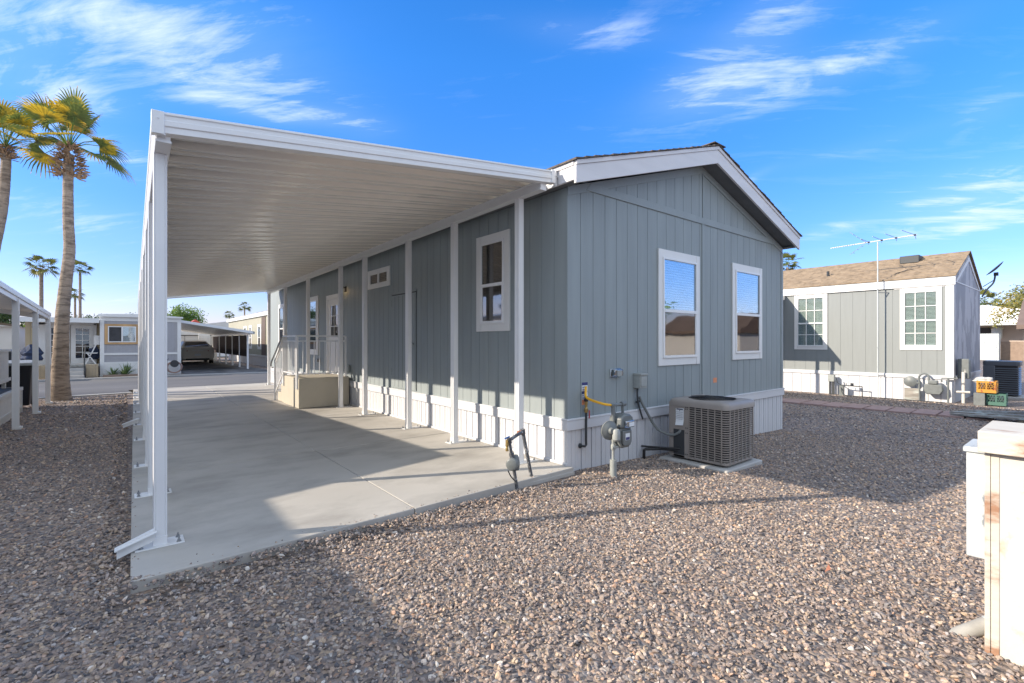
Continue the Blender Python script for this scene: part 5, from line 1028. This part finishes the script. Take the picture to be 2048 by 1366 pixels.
# ================================================================ PALMS
def palm(name,base,pts,radii,crown,cr,nf,seed,lab,skirt=0,leafm='frond',grp=None,seg=26,small=False,lean=None):
    rnd=random.Random(seed); t_=thing(name,base,lab,'palm tree',grp)
    b=MB(); P=bez(pts,14 if not small else 4); n=len(P); rr=[radii[0]+(radii[-1]-radii[0])*(i/(n-1)) for i in range(n)]
    # interpolate radii
    rr=[]
    for i in range(n):
        f=i/(n-1)*(len(radii)-1); k=min(int(f),len(radii)-2); rr.append((radii[k]+(radii[k+1]-radii[k])*(f-k))*(1+ (0 if small else .05*((i*0.618)%1-.5))))
    b.tube(P,rr,20 if not small else 8); make('trunk',b,'bark',t_,ang=80)
    c=Vector(crown)
    if skirt:
        b=MB(); 
        for k in range(int(230*skirt) if not small else 40):
            a=rnd.uniform(0,6.28); h=rnd.uniform(0,1); rad=cr*.25*skirt*(1-abs(h-.25)*1.0)*rnd.uniform(.55,1.0)+radii[-1]*.7; zz=c.z-cr*.42*skirt+h*cr*.44*skirt
            p=Vector((c.x+math.cos(a)*rad*.55,c.y+math.sin(a)*rad*.55,zz)); d=Vector((math.cos(a)*1.0,math.sin(a)*1.0,rnd.uniform(-.25,.7))).normalized(); L_=cr*rnd.uniform(.07,.13); s_=Vector((-math.sin(a),math.cos(a),rnd.uniform(-.3,.3)))*cr*.022*rnd.uniform(.6,1.3); u_=d.cross(s_).normalized()*cr*.008
            b.add([p-s_,p+s_,p+d*L_+s_*.45+u_,p+d*L_-s_*.45+u_,p-u_*1.5,p+d*L_*.8-u_],[(0,1,2,3),(0,3,5,4),(1,4,5,2)])
        make('leaf_base_skirt',b,'boot',t_,smooth=False)
    fb=MB(); st=MB()
    for k in range(nf):
        a=k*2.39996+rnd.uniform(-.3,.3); e=R(-2+86*((k+.5)/nf)**.75)+rnd.uniform(-.1,.1); 
        if small: e=R(-25+95*(k+.5)/nf)
        d=Vector((math.cos(a)*math.cos(e),math.sin(a)*math.cos(e),math.sin(e)))
        pl_=cr*rnd.uniform(.46,.66); p0=c+Vector((0,0,-cr*.02)); p1=p0+d*pl_-Vector((0,0,cr*.10*math.cos(e)*1.0)); pm=p0+d*pl_*.55
        st.tube([p0,pm,p1],[cr*.011,cr*.008,cr*.006],5)
        dd=(p1-pm).normalized(); side=dd.cross(Z_); 
        if side.length<.05: side=X_.copy()
        side.normalize(); up_=side.cross(dd).normalized(); roll=rnd.uniform(-.5,.5); side=(side*math.cos(roll)+up_*math.sin(roll)).normalized(); up_=side.cross(dd).normalized()
        fr=cr*rnd.uniform(.44,.56); droop=rnd.uniform(.32,.78)*(1.15-.5*math.sin(max(e,0)))
        for j in range(seg):
            th_=R(-105+210*j/(seg-1)); dir_=(dd*math.cos(th_)+side*math.sin(th_)+up_*.18*(1-abs(math.cos(th_)))).normalized()
            L_=fr*(1-.28*abs(th_)/R(105))*rnd.uniform(.9,1.05); wv=dir_.cross(up_).normalized(); wd=fr*.036*(26/seg)
            fold=up_*(wd*.35 if j%2 else -wd*.35)*.6
            q0=p1; q1=p1+dir_*L_*.45-Z_*droop*L_*.07; q2=p1+dir_*L_*.72-Z_*droop*L_*.24; q3=p1+dir_*L_*.90-Z_*droop*L_*.60
            fb.add([q0-wv*.15*wd,q0+wv*.15*wd,q1+wv*wd*.95+fold,q1-wv*wd*.95-fold,q2+wv*wd*.55,q2-wv*wd*.55,q3+wv*wd*.12,q3-wv*wd*.12],[(0,1,2,3),(3,2,4,5),(5,4,6,7)])
    make('petioles',st,'leafg',t_); make('fronds',fb,leafm,t_,smooth=False); return t_
palm('palm_tree',(-1.25,15.55,0),[(-1.24,15.5,-.1),(-1.225,15.5,.8),(-1.19,15.5,2.0),(-1.129,15.5,2.83),(-1.07,15.5,3.57),(-1.09,15.5,4.26),(-1.094,15.5,5.1),(-1.08,15.5,5.85)],[.25,.175,.150,.133,.122,.116,.112,.108,.104,.10,.098,.095],(-1.076,15.5,6.02),1.38,20,11,'big fan palm with thick leaning trunk by the kerb, right of the left awning',skirt=1.25)
palm('palm_tree',(-3.0,16.9,0),[(-3.0,16.9,-.1),(-2.85,16.9,1.2),(-2.62,16.8,2.4),(-2.52,16.8,3.4),(-2.36,16.8,4.6),(-2.30,16.8,5.6),(-2.30,16.8,6.0)],[.21,.15,.12,.105,.1,.095,.09],(-2.30,16.8,6.15),1.25,20,29,'fan palm partly cut by the left edge, beside the big palm',skirt=.6)
def farpalm(x,y,zc,cr,seed,lab,grp=None,dx=0,nf=18):
    return palm('palm_tree',(x,y,0),[(x+dx,y,0),(x+dx*.5,y,zc*.5),(x,y,zc*.95)],[cr*.13,cr*.10,cr*.09],(x,y,zc),cr,nf,seed,lab,skirt=.5,leafm='frondfar',grp=grp,seg=14,small=True)
farpalm(-7.0,70,9.2,1.75,3,'tall thin palm left of the big palm trunk, behind the road'); farpalm(-4.6,81,10.6,1.45,4,'tall thin palm just right of the big palm trunk'); farpalm(-7.2,115,9.8,1.7,5,'smaller distant palm between the big trunk and the tall thin palm')
farpalm(-8.4,62,5.2,1.2,8,'small far palm seen under the left awning edge')
farpalm(20.0,138,8.0,1.5,6,'tiny distant palm left of the khaki home roof'); farpalm(23.4,138,10.2,1.8,7,'tiny distant palm at the khaki home roof corner')
farpalm(64.6,25,11.2,1.9,9,'palm top rising beyond the right home roof behind the gable'); farpalm(97.8,11,7.2,2.3,10,'distant palm between the right home and the yellow tree'); 
# ================================================================ TREES
def tree(name,base,blobs,nl,ls,m,lab,seed,cat='tree',trunk=.12,grp=None):
    rnd=np.random.default_rng(seed); t_=thing(name,base,lab,cat,grp); b=MB(); bx,by,bz=base
    top_=max(q[2] for q in blobs)
    b.tube([(bx,by,bz-.1),(bx+.05,by,bz+(blobs[0][2]-bz)*.5),(blobs[0][0],blobs[0][1],blobs[0][2])],[trunk,trunk*.8,trunk*.4],8)
    for q in blobs: b.tube([(bx,by,bz+(blobs[0][2]-bz)*.4),((bx+q[0])/2,(by+q[1])/2,q[2]*.8),(q[0],q[1],q[2]+q[5]*.4)],[trunk*.5,trunk*.3,trunk*.1],6)
    make('trunk',b,'barkp',t_); vs=[];fs=[]
    w_=np.array([q[3]*q[4]*q[5] for q in blobs]); w_=w_/w_.sum(); ci=0
    for q,ww in zip(blobs,w_):
        nc=max(4,int(nl*ww/16))
        for _ in range(nc):
            d=rnd.normal(size=3); d/=np.linalg.norm(d); r_=rnd.uniform(.45,1.05); c=np.array(q[:3])+d*np.array(q[3:6])*r_
            k=16; pc=c+rnd.normal(size=(k,3))*ls*1.7
            for p in pc:
                u=rnd.normal(size=3); u/=np.linalg.norm(u); v=np.cross(u,rnd.normal(size=3)); v/=np.linalg.norm(v); s_=ls*rnd.uniform(.5,1.1)
                i=len(vs); vs+= [tuple(p-u*s_),tuple(p-v*s_*.5),tuple(p+u*s_),tuple(p+v*s_*.5)]; fs.append((i,i+1,i+2,i+3))
    b=MB(); b.v=vs; b.f=fs; make('crown',b,m,t_,smooth=False); return t_
tree('leafy_tree',(4.3,56,0),[(3.6,56,3.5,1.0,1.2,.9),(5.0,56,3.5,1.1,1.2,.95),(4.3,56,4.0,1.1,1.2,.8),(4.3,56,2.6,1.6,1.3,.9),(3.3,56,1.6,.7,1,.8)],7000,.11,'leafg','round bright green tree beyond the far carport',1,trunk=.2)
tree('dark_tree',(-8.9,60,0),[(-9.6,60,4.0,1.8,1.5,1.3),(-8.4,60,3.2,1.5,1.3,1.0)],4000,.15,'leafd','dark green tree seen under the left awning',2,trunk=.2)
tree('low_tree',(-6.6,62,0),[(-6.6,62,2.3,1.2,1.2,.8)],1500,.14,'leafg','low bright shrub seen between the left awning posts',3)
tree('low_tree',(-5.2,95,0),[(-5.0,95,4.2,2.2,1.2,.7),(-2.8,95,4.3,2.0,1.2,.7)],1600,.2,'leafd','low treetops just over the white porch roof across the road',4)
tree('low_tree',(1.0,95,0),[(.6,95,4.5,1.6,1.2,.7)],900,.2,'leafd','small treetop over the lavender home roof',14)
tree('yellow_tree',(50,2.4,0),[(50.2,3.2,3.9,1.2,1.6,1.5),(49,1.6,4.9,1.6,1.8,1.8),(49.5,4.6,3.2,1,1.2,.7),(49,.6,3.6,1.6,1.5,1.6)],5200,.11,'leafy','sparse yellow olive tree at the right edge beyond the shed',5,trunk=.14)
tree('yellow_tree',(70,5.2,0),[(70,5.6,5.3,1.5,1.7,1.1)],1200,.16,'leafy','dense yellowish tree left of the sparse one',15,trunk=.2)
tree('dark_tree',(90,11,0),[(90,12,4.4,2.5,2.5,1.3),(90,8.5,4.8,2.5,2.4,1.4),(90,5,5.0,2,3,1.3)],2600,.22,'leafd','low green hedge like trees behind the white gabled roof',6,trunk=.2)
# far left background home & van seen under awning
h3=thing('neighbour_home',(-7,34,0),'white home with brown roof line seen between the left awning posts','house')
b=MB(); b.box(-12,-4.3,33,41,0,2.1); make('wall',b,'offwhite',h3,smooth=False); make('roof',MB().prism([(-12.3,32.7,2.1),(-4.1,32.7,2.1),(-8.2,32.7,2.75)],(0,8.6,0)),'white',h3,smooth=False); b=MB(); b.pts8([(-12.3,32.65,2.08),(-8.2,32.65,2.72),(-8.2,32.7,2.72),(-12.3,32.7,2.08),(-12.3,32.65,2.18),(-8.2,32.65,2.83),(-8.2,32.7,2.83),(-12.3,32.7,2.18)]); b.pts8([(-8.2,32.65,2.72),(-4.1,32.65,2.08),(-4.1,32.7,2.08),(-8.2,32.7,2.72),(-8.2,32.65,2.83),(-4.1,32.65,2.18),(-4.1,32.7,2.18),(-8.2,32.7,2.83)]); make('roof_edge',b,'barkp',h3,smooth=False); b=MB(); b.box(-6.2,-5.5,32.96,33,1.1,1.7); make('window',b,'glass',h3); b=MB(); b.box(-7.0,-5.2,30.9,31,.0,1.15); make('low_wall',b,'offwhite',h3)
lump('tan_shrub',-6.1,31.5,1.55,(.16,.16,.42),'woodtan','dry brown shrub before the white home with brown roof line','shrub',7)
# behind the photographer: what the windows mirror
b=MB(); b.box(-2,40,-9.2,-9.0,-.2,1.9); single('block_wall',b,'backwall','long grey block wall behind the photographer','wall')
bh=thing('neighbour_home',(14,-16,0),'pale home behind the photographer beyond the block wall','house'); make('wall',MB().box(3,20,-20,-14,0,2.6),'stucco',bh,smooth=False); make('roof',MB().prism([(2.6,-20.4,2.6),(2.6,-13.6,2.6),(2.6,-17,3.7)],(18,0,0)),'white',bh,smooth=False)
tree('leafy_tree',(24,-12,0),[(24,-12,3.6,2.4,2.4,1.6),(26.5,-12.5,3.2,2,2,1.5),(22,-12.5,3.0,1.6,1.6,1.2)],3500,.2,'leafg','leafy tree beyond the block wall behind the photographer',16,trunk=.2)
# dry straw and twigs
b=MB(); rnd_=random.Random(4)
for k in range(90):
    x=rnd_.uniform(-1.5,8); y=rnd_.uniform(-.5,3.3) if x>-.1 else rnd_.uniform(1,9); a=rnd_.uniform(0,6.28); l_=rnd_.uniform(.03,.09); z=gz(x)+.016
    b.tube([(x,y,z),(x+l_*.5*math.cos(a),y+l_*.5*math.sin(a),z+.006),(x+l_*math.cos(a+.4),y+l_*math.sin(a+.4),z+.001)],.0013,4)
tag(make('dry_twigs',b,'woodtan',smooth=False),kind='stuff')
# leaf litter
for k,(x,y,a) in enumerate(((3.25,1.05,.4),(13.55,4.1,.2))):
    b=MB(); b.add([(x,y,gz(x)+.018),(x+.07,y+.02*a,gz(x)+.03),(x+.13,y+.05*a,gz(x)+.02),(x+.06,y-.015,gz(x)+.022)],[(0,1,2,3)])
    single('dry_leaf',b,'orange',('curled dry brown leaf on the sunlit gravel left of the white utility box','small orange tan leaf on the gravel by the pavers')[k],'leaf')
